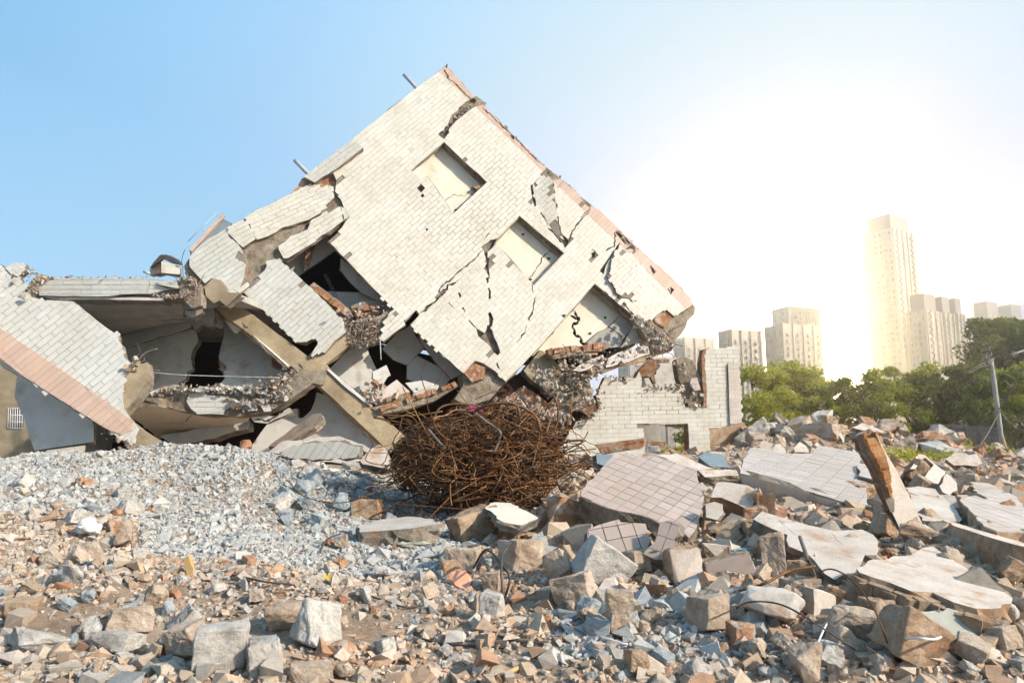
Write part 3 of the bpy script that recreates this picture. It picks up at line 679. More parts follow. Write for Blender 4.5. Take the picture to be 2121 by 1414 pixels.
# box of the storeys behind the facade
def back_shell(parent, pl, outline, depth, mat_side, name_side, name_back, matb='cavity_shade'):
    n = len(outline); F0 = [pl.hit(*q) - pl.n * 0.27 for q in outline]
    for i in range(n - 1):
        a, b = F0[i], F0[i + 1]; nn = pl.n; t = (b - a).cross(nn).normalized() * 0.2
        V = [a, b, b - nn * depth, a - nn * depth, a + t, b + t, b - nn * depth + t, a - nn * depth + t]
        mesh_obj(name_side, V, [(0, 1, 2, 3), (7, 6, 5, 4), (0, 4, 5, 1), (1, 5, 6, 2), (2, 6, 7, 3), (3, 7, 4, 0)], M[mat_side], parent)
    V = [p - pl.n * depth for p in F0] + [p - pl.n * (depth + 0.2) for p in F0]
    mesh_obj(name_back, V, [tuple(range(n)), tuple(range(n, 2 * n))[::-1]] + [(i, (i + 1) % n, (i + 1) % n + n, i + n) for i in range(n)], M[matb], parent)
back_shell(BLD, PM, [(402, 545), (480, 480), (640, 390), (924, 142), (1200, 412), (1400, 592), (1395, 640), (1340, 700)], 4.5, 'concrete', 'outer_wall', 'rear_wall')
# rooms seen through the window holes
def room(c, poly, h, name='partition_wall', mat='plaster_cream', rx=0, rz=0, thick=0.1, seed=1, cracks=(), par=BLD, base=PM, jam=0.01, holes=()):
    at = poly[0]; return panel(name, par, T(c, poly), tilt(base, c, at, h, 40, rx, rz), thick, tiled=False, front=mat, side='broken', jam=jam, seed=seed, cracks=cracks, jstep=0.4, holes=holes)
room('C', [(250, 500), (420, 480), (660, 740), (640, 800), (430, 990), (180, 760)], -0.32, cracks=[(T('C', [(345, 840), (385, 860), (430, 825), (500, 830), (540, 790)]), 1.0)], seed=31)
room('C', [(195, 690), (385, 530), (405, 570), (280, 735), (250, 740)], -0.20, seed=32, rx=0.5, name='window_reveal')
room('C', [(270, 725), (385, 555), (410, 580), (300, 715)], -0.30, seed=33, mat='plaster', rx=0.3, name='window_board')
for poly in ([(380, 530), (620, 755), (605, 768), (378, 545)], [(540, 780), (615, 755), (575, 800)]):
    room('C', poly, -0.14, mat='brick', seed=34, name='window_lintel', thick=0.2)
room('C', [(700, 900), (830, 880), (1110, 1130), (880, 1400), (600, 1100)], -0.32, cracks=[(T('C', [(1000, 1130), (930, 1180), (915, 1220), (850, 1305)]), 1.4)], seed=35)
room('C', [(805, 945), (1055, 1155), (1042, 1172), (800, 962)], -0.14, mat='brick', seed=36, name='window_lintel', thick=0.2)
room('D', [(585, 600), (805, 785), (790, 800), (578, 618)], -0.14, mat='brick', seed=37, name='window_lintel', thick=0.2)
room('D', [(560, 560), (800, 700), (760, 790), (680, 830), (540, 930), (260, 980), (280, 900), (380, 780), (470, 700)], -0.5, seed=38, name='partition_wall', cracks=[(T('D', [(455, 765), (500, 790), (470, 830), (515, 900), (540, 930)]), 5), (T('D', [(480, 740), (510, 795)]), 4)])
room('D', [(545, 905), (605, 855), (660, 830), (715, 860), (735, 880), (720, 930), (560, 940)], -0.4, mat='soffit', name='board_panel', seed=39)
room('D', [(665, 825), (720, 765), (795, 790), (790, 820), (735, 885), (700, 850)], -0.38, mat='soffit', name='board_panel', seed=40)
room('D', [(790, 815), (850, 870), (830, 900), (720, 935)], -0.34, mat='plaster_slab', name='board_panel', seed=41)
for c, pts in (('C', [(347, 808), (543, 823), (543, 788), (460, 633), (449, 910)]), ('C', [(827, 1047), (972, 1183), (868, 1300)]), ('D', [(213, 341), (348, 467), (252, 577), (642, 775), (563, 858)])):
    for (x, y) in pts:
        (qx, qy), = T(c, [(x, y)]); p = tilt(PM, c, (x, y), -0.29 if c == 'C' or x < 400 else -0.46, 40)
        panel('socket_box', BLD, [(qx - 1.8, qy - 1.4), (qx + 1.8, qy - 1.4), (qx + 1.8, qy + 1.4), (qx - 1.8, qy + 1.4)], p, 0.05, tiled=False, front='cavity_shade', side='cavity_shade', jam=0)
# opening on the left of the block: room behind with dark doorway
room('B', [(550, 690), (650, 640), (760, 575), (800, 560), (860, 640), (780, 700), (690, 760), (640, 800)], -1.2, mat='plaster', seed=42, name='ceiling_board')
room('B', [(690, 640), (755, 590), (700, 750), (675, 770)], -0.9, mat='brick', seed=43, name='ceiling_beam', jam=0.02)
room('B', [(885, 690), (920, 720), (1100, 880), (1180, 960), (1000, 885), (940, 830), (885, 760)], -1.0, mat='plaster', seed=44, jam=0.05)
room('B', [(790, 878), (1000, 885), (1120, 895), (1190, 975), (950, 1040), (850, 960)], -1.3, mat='plaster', seed=45)
for (x0, y0, x1, y1) in ((795, 705, 860, 880), (810, 705, 885, 880), (800, 700, 872, 880), (785, 850, 805, 880)):
    a, = P_on(PM, 'B', [(x0, y0)], -1.1); b, = P_on(PM, 'B', [(x1, y1)], -0.9); tube('hanging_cable', [a, (a + b) / 2 + Vector((0.03, 0, 0)), b], 0.012, 'steel', BLD, 4, 3)
def brick_run(parent, pl, c, a, b, n, size=(0.24, 0.12, 0.12), jit=0.05, h=0.05, cols=1, seed=0, thick_px=10):
    """n bricks laid end to end from a to b of the picture on plane pl"""
    r = random.Random(seed); (ax, ay), (bx, by) = T(c, [a, b]); A, B = pl.hit(ax, ay), pl.hit(bx, by); d = (B - A); L = d.length; d.normalize(); up = pl.n.cross(d).normalized()
    for k in range(n):
        if r.random() < .12: continue
        for q in range(cols):
            l = L / n * 0.94; hh = size[2] * r.uniform(.6, 1.05); dd = size[1] * 2 * r.uniform(0.9, 1.05)
            ctr = A + d * (L * (k + 0.5) / n) + pl.n * (h + r.uniform(-jit, jit)) + up * (q - (cols - 1) / 2) * size[2] * 1.1
            Mx = Matrix((d, up, pl.n)).transposed() @ Matrix.Rotation(r.gauss(0, .13), 3, 'Z')
            V = [ctr + Mx @ Vector((sx * l / 2 + r.uniform(-1, 1) * .018, sy * hh / 2 + r.uniform(-1, 1) * .018, sz * dd / 2)) for sx in (-1, 1) for sy in (-1, 1) for sz in (-1, 1)]
            mesh_obj('brick', V, [(0, 1, 3, 2), (4, 6, 7, 5), (0, 4, 5, 1), (2, 3, 7, 6), (0, 2, 6, 4), (1, 5, 7, 3)], M['brick'], parent)
BRK = panel('brick_strip', BLD, T('B', [(708, 850), (735, 828), (800, 875), (870, 930), (940, 985), (958, 1022), (905, 1045), (830, 965), (760, 900)]), tilt(PM, 'B', (820, 930), -0.1, -40), 0.15, tiled=False, front='grout', side='brick', jam=0.03, seed=46)
brick_run(BRK, PM, 'B', (720, 850), (950, 1020), 9, h=-0.03, seed=1, size=(.24, .08, .2))
BRK2 = panel('brick_strip', BLD, T('B', [(942, 962), (1000, 938), (1100, 930), (1165, 965), (1150, 1000), (1040, 1020), (965, 1025)]), tilt(PM, 'B', (1030, 975), -0.3, 8), 0.15, tiled=False, front='grout', side='brick', jam=0.03, seed=47)
brick_run(BRK2, PM, 'B', (950, 970), (1150, 950), 6, h=-0.24, seed=2, size=(.24, .08, .14)); brick_run(BRK2, PM, 'B', (970, 1005), (1045, 1000), 3, h=-0.2, seed=3, size=(.24, .08, .14))
# crushed joint with exposed bars
PX = tilt(PM, 'B', (1020, 1110), 0.0, 0)
panel('crushed_joint', BLD, T('B', [(905, 1050), (1000, 1030), (1110, 1015), (1165, 970), (1175, 985), (1120, 1100), (1105, 1160), (1060, 1175), (990, 1190), (935, 1200), (925, 1120)]), tilt(PM, 'B', (1020, 1100), -0.12, 0), 0.3, tiled=False, front='broken', side='broken', jam=0.06, seed=48)
debris('crushed_rubble', BLD, [P_on(PX, 'B', [(930, 1060), (1090, 1050)]), P_on(PX, 'B', [(940, 1110), (1095, 1100)]), P_on(PX, 'B', [(945, 1160), (1090, 1140)]), P_on(PX, 'B', [(950, 1185), (1070, 1165)])], 420, 0.02, 0.08, PAL['grey'], 5, (.06, .08, .06))
for k in range(6):
    a, b = P_on(PX, 'B', [(925 + rng.uniform(-8, 8), 1060 + k * 24), (1105 + rng.uniform(-10, 10), 1045 + k * 23)], 0.10); tube('rebar', [a, (a + b) / 2 + Vector((0, -.04, rng.uniform(-.08, .05))), b], 0.014, 'rust', BLD, 5, 4)
for k in range(5):
    a, b = P_on(PX, 'B', [(950 + k * 33, 1045), (940 + k * 34 + rng.uniform(-10, 10), 1190)], 0.12); tube('rebar', [a, (a + b) / 2 + Vector((rng.uniform(-.08, .08), -.05, 0)), b], 0.012, 'steel', BLD, 5, 4)
a, b = P_on(PX, 'B', [(1105, 1150), (1110, 1270)], 0.1); tube('rebar', [a, b], 0.016, 'pipe', BLD, 5, 2)
# concrete frame: the big X of beams
PB = PM.moved(0.0)
beam('concrete_beam', BLD, tilt(PM, 'B', (450, 1080), 0.02, 0), 'B', (130, 880), (690, 1300), (34, 38), 0.5, seed=51, amp=0.02, label='long sloping concrete beam from the upper corner to the joint')
beam('concrete_beam', BLD, tilt(PM, 'E', (300, 330), 0.06, 0), 'E', (205, 470), (460, 240), (36, 42), 0.45, seed=52, amp=0.03)
LOWB = beam('concrete_beam', BLD, tilt(PM, 'E', (520, 700), 0.05, 0), 'E', (255, 455), (750, 905), (42, 44), 0.5, seed=53, amp=0.02, label='lower concrete beam running down behind the tangle of bars')
panel('beam_flashing', BLD, T('E', [(330, 468), (345, 465), (480, 575), (600, 680), (585, 680), (450, 580)]), tilt(PM, 'E', (450, 575), 0.12, 0), 0.05, tiled=False, front='plaster', jam=0.01)
panel('broken_concrete', BLD, T('E', [(100, 520), (160, 450), (240, 470), (330, 470), (310, 560), (240, 545), (160, 620), (60, 700), (0, 715), (0, 650), (90, 600)]), tilt(PM, 'E', (180, 540), 0.10, 0), 0.4, tiled=False, front='broken', jam=0.06, seed=54)
for c, poly in (('E', [(105, 560), (150, 550), (160, 585), (120, 605)]), ('E', [(50, 630), (90, 620), (100, 650), (60, 665)]), ('E', [(18, 660), (50, 650), (45, 690), (10, 695)]), ('N', [(1390, 920), (1440, 900), (1465, 940), (1420, 965)]), ('N', [(1200, 1060), (1260, 1040), (1280, 1080), (1230, 1105)]), ('N', [(1295, 1030), (1335, 1020), (1345, 1055), (1300, 1075)])):
    panel('tile_scrap', BLD, T(c, poly), tilt(PM, c, poly[0], 0.14, 20), 0.03, tiled=False, front='tile_cool', side='broken', jam=0.01)
# interior right of the joint
room('E', [(340, 470), (470, 340), (560, 335), (600, 420), (650, 520), (700, 640), (560, 640)], -1.2, mat='plaster', seed=61, jam=0.06)
room('E', [(655, 345), (740, 255), (820, 210), (850, 270), (900, 340), (860, 380), (800, 440), (720, 410)], -1.3, mat='plaster', seed=62, jam=0.05)
room('E', [(860, 270), (940, 330), (1130, 490), (1060, 520), (975, 430), (900, 330)], -1.0, mat='plaster', seed=63, jam=0.03)
room('E', [(800, 440), (860, 385), (975, 445), (1060, 510), (1000, 600), (800, 520)], -1.35, mat='plaster', seed=64, jam=0.05)
room('E', [(600, 480), (680, 440), (705, 500), (640, 540), (600, 520)], -0.4, mat='plaster', seed=65, jam=0.03, name='plaster_board')
room('E', [(570, 650), (740, 525), (820, 600), (700, 640), (660, 690)], -0.25, mat='plaster_slab', seed=66, jam=0.02, name='plaster_board')
room('E', [(630, 540), (665, 505), (685, 515), (650, 570)], -0.2, mat='plaster_slab', seed=67, name='plaster_board')
room('E', [(845, 610), (930, 565), (950, 600), (870, 640)], -0.1, mat='plaster_slab', seed=68, name='plaster_board')
room('E', [(790, 545), (900, 530), (990, 560), (960, 620), (850, 610)], -0.5, mat='plaster', seed=69, jam=0.04, name='plaster_board')
room('E', [(675, 632), (815, 600), (830, 640), (680, 668)], -0.12, mat='brick', seed=70, jam=0.02, name='brick_strip')
bs = room('E', [(590, 690), (700, 665), (820, 640), (950, 600), (1080, 535), (1100, 560), (960, 650), (800, 700), (640, 730)], 0.1, mat='broken', seed=71, jam=0.04, name='brick_strip', thick=0.3)
brick_run(bs, tilt(PM, 'E', (800, 680), 0.1, 0), 'E', (640, 705), (1085, 555), 15, h=0.04, seed=5, size=(.24, .07, .16))
# underside rubble where the block rests
room('E', [(1120, 490), (1200, 415), (1260, 450), (1330, 480), (1375, 540), (1290, 640), (1160, 680), (1080, 640), (1130, 560)], -0.15, mat='broken', seed=72, jam=0.07, name='broken_concrete', thick=0.5)
room('E', [(1130, 480), (1195, 430), (1260, 455), (1250, 520), (1180, 540)], 0.0, mat='brick', seed=73, jam=0.05, name='broken_brickwork', thick=0.2)
room('M', [(440, 450), (530, 340), (560, 300), (640, 330), (700, 420), (760, 500), (720, 600), (640, 640), (560, 560), (500, 520)], -0.1, mat='concrete', seed=74, jam=0.07, name='broken_concrete', thick=0.5)
room('M', [(700, 420), (800, 400), (930, 560), (945, 640), (880, 720), (760, 760), (640, 680), (720, 600)], -0.3, mat='broken', seed=75, jam=0.09, name='broken_concrete', thick=0.5)
room('M', [(190, 700), (300, 540), (420, 460), (560, 560), (640, 680), (740, 720), (740, 800), (560, 800), (400, 700)], -0.5, mat='cavity_shade', seed=76, jam=0.05, name='cavity_wall', thick=0.4)
room('M', [(250, 680), (440, 560), (560, 640), (740, 760), (760, 810), (560, 810), (400, 720)], -0.2, mat='brick', seed=77, jam=0.09, name='broken_brickwork', thick=0.4)
panel('facade_plate', BLD, T('M', [(800, 450), (870, 395), (1020, 335), (1035, 380), (1010, 430), (930, 440), (850, 460)]), tilt(PM, 'M', (900, 400), 0.35, 20, 0, 0.2), 0.2, mat='tile_white', budget=6, seed=81, jam=0.05, label='hanging broken plate of pale tiles under the lowest window')
panel('facade_plate', BLD, T('M', [(1040, 430), (1060, 360), (1130, 320), (1240, 290), (1350, 270), (1365, 330), (1240, 375), (1140, 405)]), tilt(PM, 'M', (1200, 340), 0.35, 17, 0, 0.2), 0.2, mat='tile_white', budget=8, seed=82, jam=0.03)
bs2 = room('M', [(600, 320), (700, 290), (850, 280), (1060, 240), (1070, 280), (980, 320), (820, 335), (640, 345)], 0.25, mat='broken', seed=83, jam=0.03, name='brick_strip', thick=0.3)
brick_run(bs2, tilt(PM, 'M', (850, 300), 0.25, 0), 'M', (610, 322), (1060, 265), 11, h=0.05, seed=6, size=(.24, .08, .2))
for (a, b, r_) in (((640, 350), (1010, 300), .05), ((650, 365), (980, 330), .035), ((860, 500), (1330, 375), .05), ((1000, 470), (1500, 310), .035)):
    A, B = P_on(tilt(PM, 'M', (800, 350), 0.3, 0), 'M', [a, b]); tube('steel_bar', [A, (A + B) / 2 + Vector((0, 0, .05)), B], r_, 'rock_brown' if 'rock_brown' in M else 'rust', BLD, 6, 3)
PR = tilt(PM, 'M', (850, 560), 0.25, 0)
debris('hanging_rubble', BLD, [P_on(PR, 'M', [(520, 420), (640, 560), (700, 640)]), P_on(PR, 'M', [(700, 400), (800, 520), (900, 640), (860, 720)]), P_on(PR, 'M', [(740, 340), (1000, 400), (900, 500)]), P_on(PR, 'M', [(1000, 400), (1300, 300), (1480, 260)]), P_on(PR, 'M', [(300, 660), (560, 760), (760, 790)]), P_on(PR, 'M', [(1260, 80), (1400, 180), (1480, 280)])], 2400, 0.015, 0.10, PAL['warm'] + PAL['grey'][:3], 6, (.14, .2, .10))
for k in range(46):
    c, (x, y) = rng.choice([('M', (rng.uniform(520, 980), rng.uniform(330, 720))), ('M', (rng.uniform(1380, 1520), rng.uniform(200, 380))), ('N', (rng.uniform(250, 500), rng.uniform(740, 980))), ('N', (rng.uniform(980, 1450), rng.uniform(900, 1010))), ('B', (rng.uniform(0, 120), rng.uniform(800, 1000)))])
    s, = P_on(PM, c, [(x, y)], 0.3); curl('rebar', s, rng.uniform(.4, 1.0), rng.uniform(.006, .012), rng.choice(['rust', 'steel']), BLD, k)
# pipes and gutter on the former roof
for nm, c, a, b, r_ in (('roof_pipe', 'C', (235, 235), (155, 150), .06), ('roof_pipe', 'B', (700, 215), (628, 143), .065)):
    A, = [U(*T(c, [a])[0], 20.9)]; B, = [U(*T(c, [b])[0], 21.1)]; o = tube(nm, [A, B], r_, 'pipe', BLD, 10, 2)
A, B = U(925, 140, 21), U(926, 133, 21); tube('roof_spike', [A, B], .02, 'rust', BLD, 4, 2)
# side balcony piece at the far left of the block
PS = tilt(PM, 'B', (150, 560), -1.0, 52)
panel('parapet_panel', BLD, T('B', [(40, 650), (60, 625), (215, 468), (272, 495), (235, 540), (110, 620), (45, 690)]), PS, 0.2, tiled=False, front='bluegrey', jam=0.01, seed=91)
beam('parapet_cap', BLD, PS.moved(.1), 'B', (40, 650), (225, 450), 7, 0.2, 'tile_pink', 92, amp=0.005)
for (a, b) in (((32, 615), (190, 455)), ((32, 615), (35, 650)), ((190, 455), (195, 475)), ((110, 537), (118, 560)), ((228, 445), (232, 465))):
    A, B = P_on(PS, 'B', [a, b], 0.2); tube('railing_bar', [A, B], .012, 'pipe', BLD, 5, 2)
# debris along broken upper edges
debris('edge_rubble', BLD, [P_on(PM, 'C', [(560, 290), (700, 410), (960, 665), (1130, 800), (1210, 890)], -.15), P_on(PM, 'D', [(690, 325), (740, 370), (800, 430)], 0), P_on(PM, 'B', [(620, 310), (480, 390), (350, 460)], -.3), P_on(PM, 'C', [(400, 430), (540, 310)], -.1)], 420, .02, .085, PAL['warm'], 8, (.05, .05, .05))

# bits of plaster, brick and bars lying in the open rooms
debris('room_rubble', BLD, [P_on(PM, 'E', [(560, 660), (700, 650), (820, 610), (960, 570)], -.5), P_on(PM, 'B', [(900, 1020), (1000, 1000), (1150, 980)], -.4), P_on(PM, 'E', [(640, 560), (560, 600), (600, 660)], -.3)], 500, .02, .14, PAL['warm'] + PAL['brick'], 19, (.2, .3, .08))
# ================================================================= left wing, tilted wall, ledge, sagging floor
PW = Plane(U(150, 760, 15.2), Vector((0.16, -0.97, 0.16)), 39)
WNG = thing('fallen_wall', 'long tilted tiled wall with a pink granite border sliding down into the gravel', 'wall', (PW.hit(180, 880).x, 15, 1.3))
wo_ = [(-60, 520), (-60, 620)] 
o_ = T('A', [(0, 372), (30, 398), (60, 425), (100, 440), (140, 490), (165, 545), (230, 560), (390, 568), (500, 660), (615, 742), (622, 770), (640, 800), (650, 860), (688, 890), (665, 930), (650, 960), (648, 1010), (640, 1060), (650, 1130), (690, 1185), (730, 1230), (690, 1320), (560, 1235), (330, 1092), (110, 952), (0, 865)])
o_ = [(-90, 480)] + o_ + [(-90, 690)]
PW2 = Plane(PW.o, PW.n, -33.5)
# the border runs across the tile rows: rows go up to the right, the border is the strip left of u = pk
uu = [PW.uv(*q)[0] for q in T('A', [(0, 712), (440, 1010), (620, 1140)])]
def wing_panel():
    return panel('wall_face', WNG, o_, PW, 0.26, mat='tile_cool', budget=180, jam=0.012, seed=101, rough=0.03, ragged=.05, cracks=[(T('A', [(0, 372), (40, 400), (100, 440)]), 2)], patches=[],
                 order=lambda p: -p.x)
wing_panel()
# pink border as its own face set just proud of the cream rows
pb = T('A', [(0, 706), (440, 1006), (622, 1137), (655, 1165), (700, 1190), (690, 1240), (640, 1265), (560, 1232), (330, 1088), (110, 948), (0, 860)])
pb = [(-90, 652)] + pb + [(-90, 686)]
panel('border_face', WNG, pb, PW.moved(0.022), 0.03, mat='tile_pink', tl=0.60, th=TH, bond=0, budget=60, jam=0.004, seed=102, shift=(uu[1] % 0.6, 0))
panel('broken_concrete', WNG, T('A', [(600, 1225), (690, 1195), (760, 1250), (850, 1300), (860, 1320), (680, 1340), (620, 1270)]), PW.moved(-.02), .3, tiled=False, front='concrete', jam=.03, seed=103)
panel('broken_concrete', WNG, T('A', [(650, 960), (700, 905), (770, 885), (782, 950), (775, 985), (720, 1060), (650, 1140), (640, 1060)]), PW.moved(-.05), .35, tiled=False, front='concrete', jam=.03, seed=104)
panel('facade_plate', WNG, T('A', [(28, 390), (75, 364), (130, 368), (142, 398), (95, 438), (60, 425)]), PW.moved(.03), .2, mat='tile_cool', budget=4, seed=105)
debris('edge_rubble', WNG, [P_on(PW, 'A', [(90, 440), (150, 410), (220, 440), (240, 480)]), P_on(PW, 'A', [(665, 930), (700, 890), (740, 880)]), P_on(PW, 'A', [(560, 1235), (640, 1290), (700, 1320)]), P_on(PW, 'A', [(150, 540), (180, 480), (210, 450)])], 260, .02, .08, PAL['warm'] + PAL['brick'], 9, (.06, .08, .05))
room('A', [(0, 860), (110, 950), (330, 1090), (480, 1190), (490, 1210), (490, 1300), (180, 1345), (150, 1260), (75, 1060), (90, 950), (10, 905)], -1.0, mat='plaster', par=WNG, base=PW, seed=106, name='inner_wall', jam=0.02)
# ---- middle collapsed storey
MID = thing('collapsed_storey', 'flattened storey with pale rooms and a black gap, between tilted wall and toppled block', 'building', (-6.2, 18, 1.3))
PL_ = Plane(U(230, 600, 16.6), Vector((0.05, -1, 0.05)), 0)
panel('ledge_face', MID, T('A', [(205, 500), (250, 468), (285, 443), (450, 446), (700, 447), (780, 450), (932, 458), (935, 498), (850, 512), (790, 528), (640, 530), (570, 540), (400, 538), (210, 536)]), PL_, 0.4, mat='tile_cool', budget=30, jam=0.02, seed=111, tl=.44, th=.115, label='horizontal strip of tiles along the flat roof edge', cracks=[(T('A', [(778, 446), (776, 530)]), 1.2)])
panel('ledge_lip', MID, T('A', [(200, 536), (570, 541), (850, 548), (850, 562), (570, 556), (285, 556)]), PL_.moved(-.05), 0.5, tiled=False, front='plaster', jam=.01)
panel('broken_concrete', MID, T('A', [(790, 528), (640, 532), (610, 545), (830, 552), (930, 540), (1000, 560), (1045, 520), (1040, 480), (980, 440), (935, 455), (930, 500)]), PL_.moved(-.1), 0.5, tiled=False, front='broken', jam=.06, seed=112)
panel('broken_concrete', MID, T('A', [(140, 490), (180, 440), (215, 425), (290, 440), (250, 470), (205, 505), (210, 545), (160, 550)]), PL_.moved(-.12), 0.5, tiled=False, front='broken', jam=.06, seed=113)
debris('edge_rubble', MID, [P_on(PL_, 'A', [(210, 436), (450, 438), (780, 440)], -.1), P_on(PL_, 'A', [(930, 460), (1000, 440), (1040, 500)]), P_on(PL_, 'A', [(820, 540), (960, 550), (1000, 520)], .1)], 520, .015, .06, PAL['warm'] + PAL['brick'] + PAL['grey'], 10, (.05, .1, .015))
def P3c(c, *a): return P3(*[(*T(c, [(x, y)])[0], d) for x, y, d in a])
def iroom(name, c, poly, pl, mat, thick=.12, jam=.035, seed=1, cracks=(), par=None, holes=()):
    return panel(name, par or MID, T(c, poly), pl, thick, tiled=False, front=mat, side='broken' if mat != 'cavity_shade' else 'cavity_shade', back=mat, jam=jam, seed=seed, cracks=cracks, holes=holes)
CE = P3c('N', (0, 270, 17.0), (750, 285, 17.4), (160, 545, 21.0))
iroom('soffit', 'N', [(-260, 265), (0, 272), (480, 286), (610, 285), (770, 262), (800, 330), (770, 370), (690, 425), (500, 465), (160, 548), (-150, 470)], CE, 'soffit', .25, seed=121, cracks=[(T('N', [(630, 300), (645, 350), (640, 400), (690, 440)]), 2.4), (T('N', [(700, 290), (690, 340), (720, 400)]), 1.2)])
BW1 = P3c('N', (200, 600, 21.0), (700, 450, 20.4), (400, 900, 20.0))
iroom('inner_wall', 'N', [(100, 560), (160, 535), (500, 460), (680, 415), (700, 450), (690, 490), (600, 520), (205, 640), (100, 700)], BW1.moved(.05), 'plaster', seed=122)
iroom('inner_wall', 'N', [(120, 640), (205, 634), (600, 525), (695, 500), (735, 525), (745, 590), (705, 650), (690, 705), (705, 790), (665, 810), (655, 862), (590, 900), (600, 960), (560, 1100), (300, 1100), (120, 1000)], BW1, 'plaster', seed=123)
BW2 = P3c('N', (940, 460, 20.2), (1460, 770, 19.8), (1100, 930, 19.2))
iroom('inner_wall', 'N', [(935, 420), (1010, 400), (1100, 480), (1280, 600), (1500, 790), (1300, 950), (840, 950), (905, 900), (940, 860), (922, 790), (895, 705), (912, 620), (930, 560)], BW2, 'plaster', seed=124)
iroom('inner_wall', 'N', [(690, 430), (720, 400), (790, 385), (860, 330), (870, 440), (840, 480), (770, 470), (720, 510), (700, 470)], P3c('N', (700, 430, 19.6), (860, 400, 19.4), (760, 480, 19.4)), 'plaster', seed=125, cracks=[(T('N', [(790, 385), (785, 470)]), 1.5)])
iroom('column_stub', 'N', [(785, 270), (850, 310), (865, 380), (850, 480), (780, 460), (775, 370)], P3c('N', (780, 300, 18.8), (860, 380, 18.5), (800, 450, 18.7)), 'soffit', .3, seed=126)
iroom('hanging_board', 'N', [(930, 420), (990, 380), (1100, 490), (1030, 535), (1010, 530)], P3c('N', (930, 430, 18.9), (1080, 490, 18.6), (990, 390, 18.6)), 'plaster', .06, seed=127)
iroom('ceiling_lip', 'N', [(920, 320), (1000, 370), (1280, 620), (1440, 770), (1400, 770), (1250, 640), (1000, 400)], P3c('N', (930, 330, 18.9), (1280, 640, 18.9), (1000, 380, 19.1)), 'plaster', .1, seed=128)
for poly in ([(1280, 680), (1340, 640), (1460, 760), (1380, 800), (1290, 770)], [(895, 720), (950, 770), (920, 800)]):
    iroom('broken_brickwork', 'N', poly, BW2.moved(.1), 'brick', .1, seed=129)
iroom('broken_concrete', 'N', [(600, 150), (660, 160), (735, 190), (768, 255), (762, 330), (700, 345), (650, 300), (610, 240)], PL_.moved(-.02), 'broken', .3, .06, 139)
iroom('broken_concrete', 'N', [(640, 290), (700, 330), (765, 300), (775, 380), (700, 420), (650, 390)], PL_.moved(-.5), 'soffit', .3, .05, 140, cracks=[(T('N', [(640, 350), (700, 360), (770, 340)]), 1.6)])
iroom('broken_concrete', 'N', [(790, 190), (850, 130), (905, 140), (960, 230), (1050, 240), (950, 330), (900, 290), (860, 310), (800, 260)], PL_.moved(-.35), 'concrete', .4, .05, 141)
# floor edge that sags between the wall and the joint
PF = P3c('N', (300, 1000, 16.6), (1000, 1050, 17.6), (600, 1100, 17.0)); PF = Plane(PF.o, Vector((0.12, -1, 0.05)), 0)
iroom('floor_edge', 'N', [(230, 1060), (330, 985), (500, 960), (600, 930), (800, 925), (1000, 935), (1200, 935), (1330, 890), (1430, 810), (1500, 790), (1580, 900), (1450, 990), (1300, 1080), (1130, 1125), (950, 1128), (740, 1122), (600, 1095), (450, 1060), (300, 1080)], PF, 'broken', .5, .05, 131)
panel('floor_tiles', MID, T('N', [(680, 975), (740, 968), (990, 1012), (992, 1060), (940, 1095), (930, 1125), (740, 1122), (690, 1080), (660, 1030)]), PF.moved(.06), .06, mat='tile_cool', budget=14, tl=.44, th=.115, jam=.02, seed=132)
for poly in ([(1108, 1030), (1170, 1028), (1180, 1095), (1110, 1100)], [(1200, 1060), (1265, 1050), (1280, 1100), (1230, 1105)], [(450, 150), (590, 145), (595, 205), (455, 175)]):
    panel('tile_scrap', MID, T('N', poly), (PF if poly[0][1] > 500 else PL_).moved(.08), .05, mat='tile_cool', tl=.44, th=.115, jam=.02, seed=133)
debris('edge_rubble', MID, [P_on(PF, 'N', [(300, 1000), (480, 960), (600, 940), (900, 945), (1200, 950), (1350, 880), (1450, 810)], .1), P_on(PF, 'N', [(1000, 1040), (1100, 1060), (1280, 1020), (1400, 940)], .1)], 900, .02, .09, PAL['grey'] + PAL['warm'], 11, (.08, .12, .05))
r_ = random.Random(3)
for k in range(26):
    x = r_.uniform(640, 1300); y = 940 + r_.uniform(-18, 22); a = r_.uniform(0, 3)
    poly = [(x + 28 * math.cos(a + t) * r_.uniform(.6, 1.1), y + 14 * math.sin(a + t) * r_.uniform(.6, 1.2)) for t in (0, 1.3, 2.6, 3.9, 5.1)]
    panel('tile_scrap', MID, T('N', poly), Plane(PF.hit(*T('N', [(x, y)])[0]) + PF.n * .15, Vector((r_.uniform(-.5, .5), -1, r_.uniform(0, 1))), 0), .02, tiled=False, front='tile_cool', side='broken', jam=0)
iroom('soffit', 'N', [(205, 1110), (240, 1080), (450, 1062), (600, 1098), (740, 1125), (950, 1130), (1130, 1128), (1110, 1175), (460, 1300)], P3c('N', (205, 1110, 16.8), (1130, 1128, 18.0), (470, 1290, 20.0)), 'plaster_cream', .2, seed=134, cracks=[(T('N', [(690, 1130), (660, 1170), (590, 1195)]), 1.6)])
iroom('inner_beam', 'N', [(460, 1280), (1110, 1165), (1120, 1200), (1110, 1232), (940, 1270), (860, 1300), (600, 1350), (560, 1345)], P3c('N', (460, 1280, 19.2), (1110, 1170, 19.0), (800, 1300, 19.0)), 'plaster', .3, seed=135)
iroom('inner_wall', 'N', [(1130, 1150), (1200, 1120), (1300, 1140), (1400, 1080), (1430, 1110), (1250, 1190), (1150, 1180)], P3c('N', (1130, 1150, 18.6), (1400, 1080, 18.6), (1250, 1190, 18.6)), 'plaster', .2, seed=136, jam=.04, cracks=[(T('N', [(1160, 1160), (1260, 1170), (1430, 1060)]), 3)])
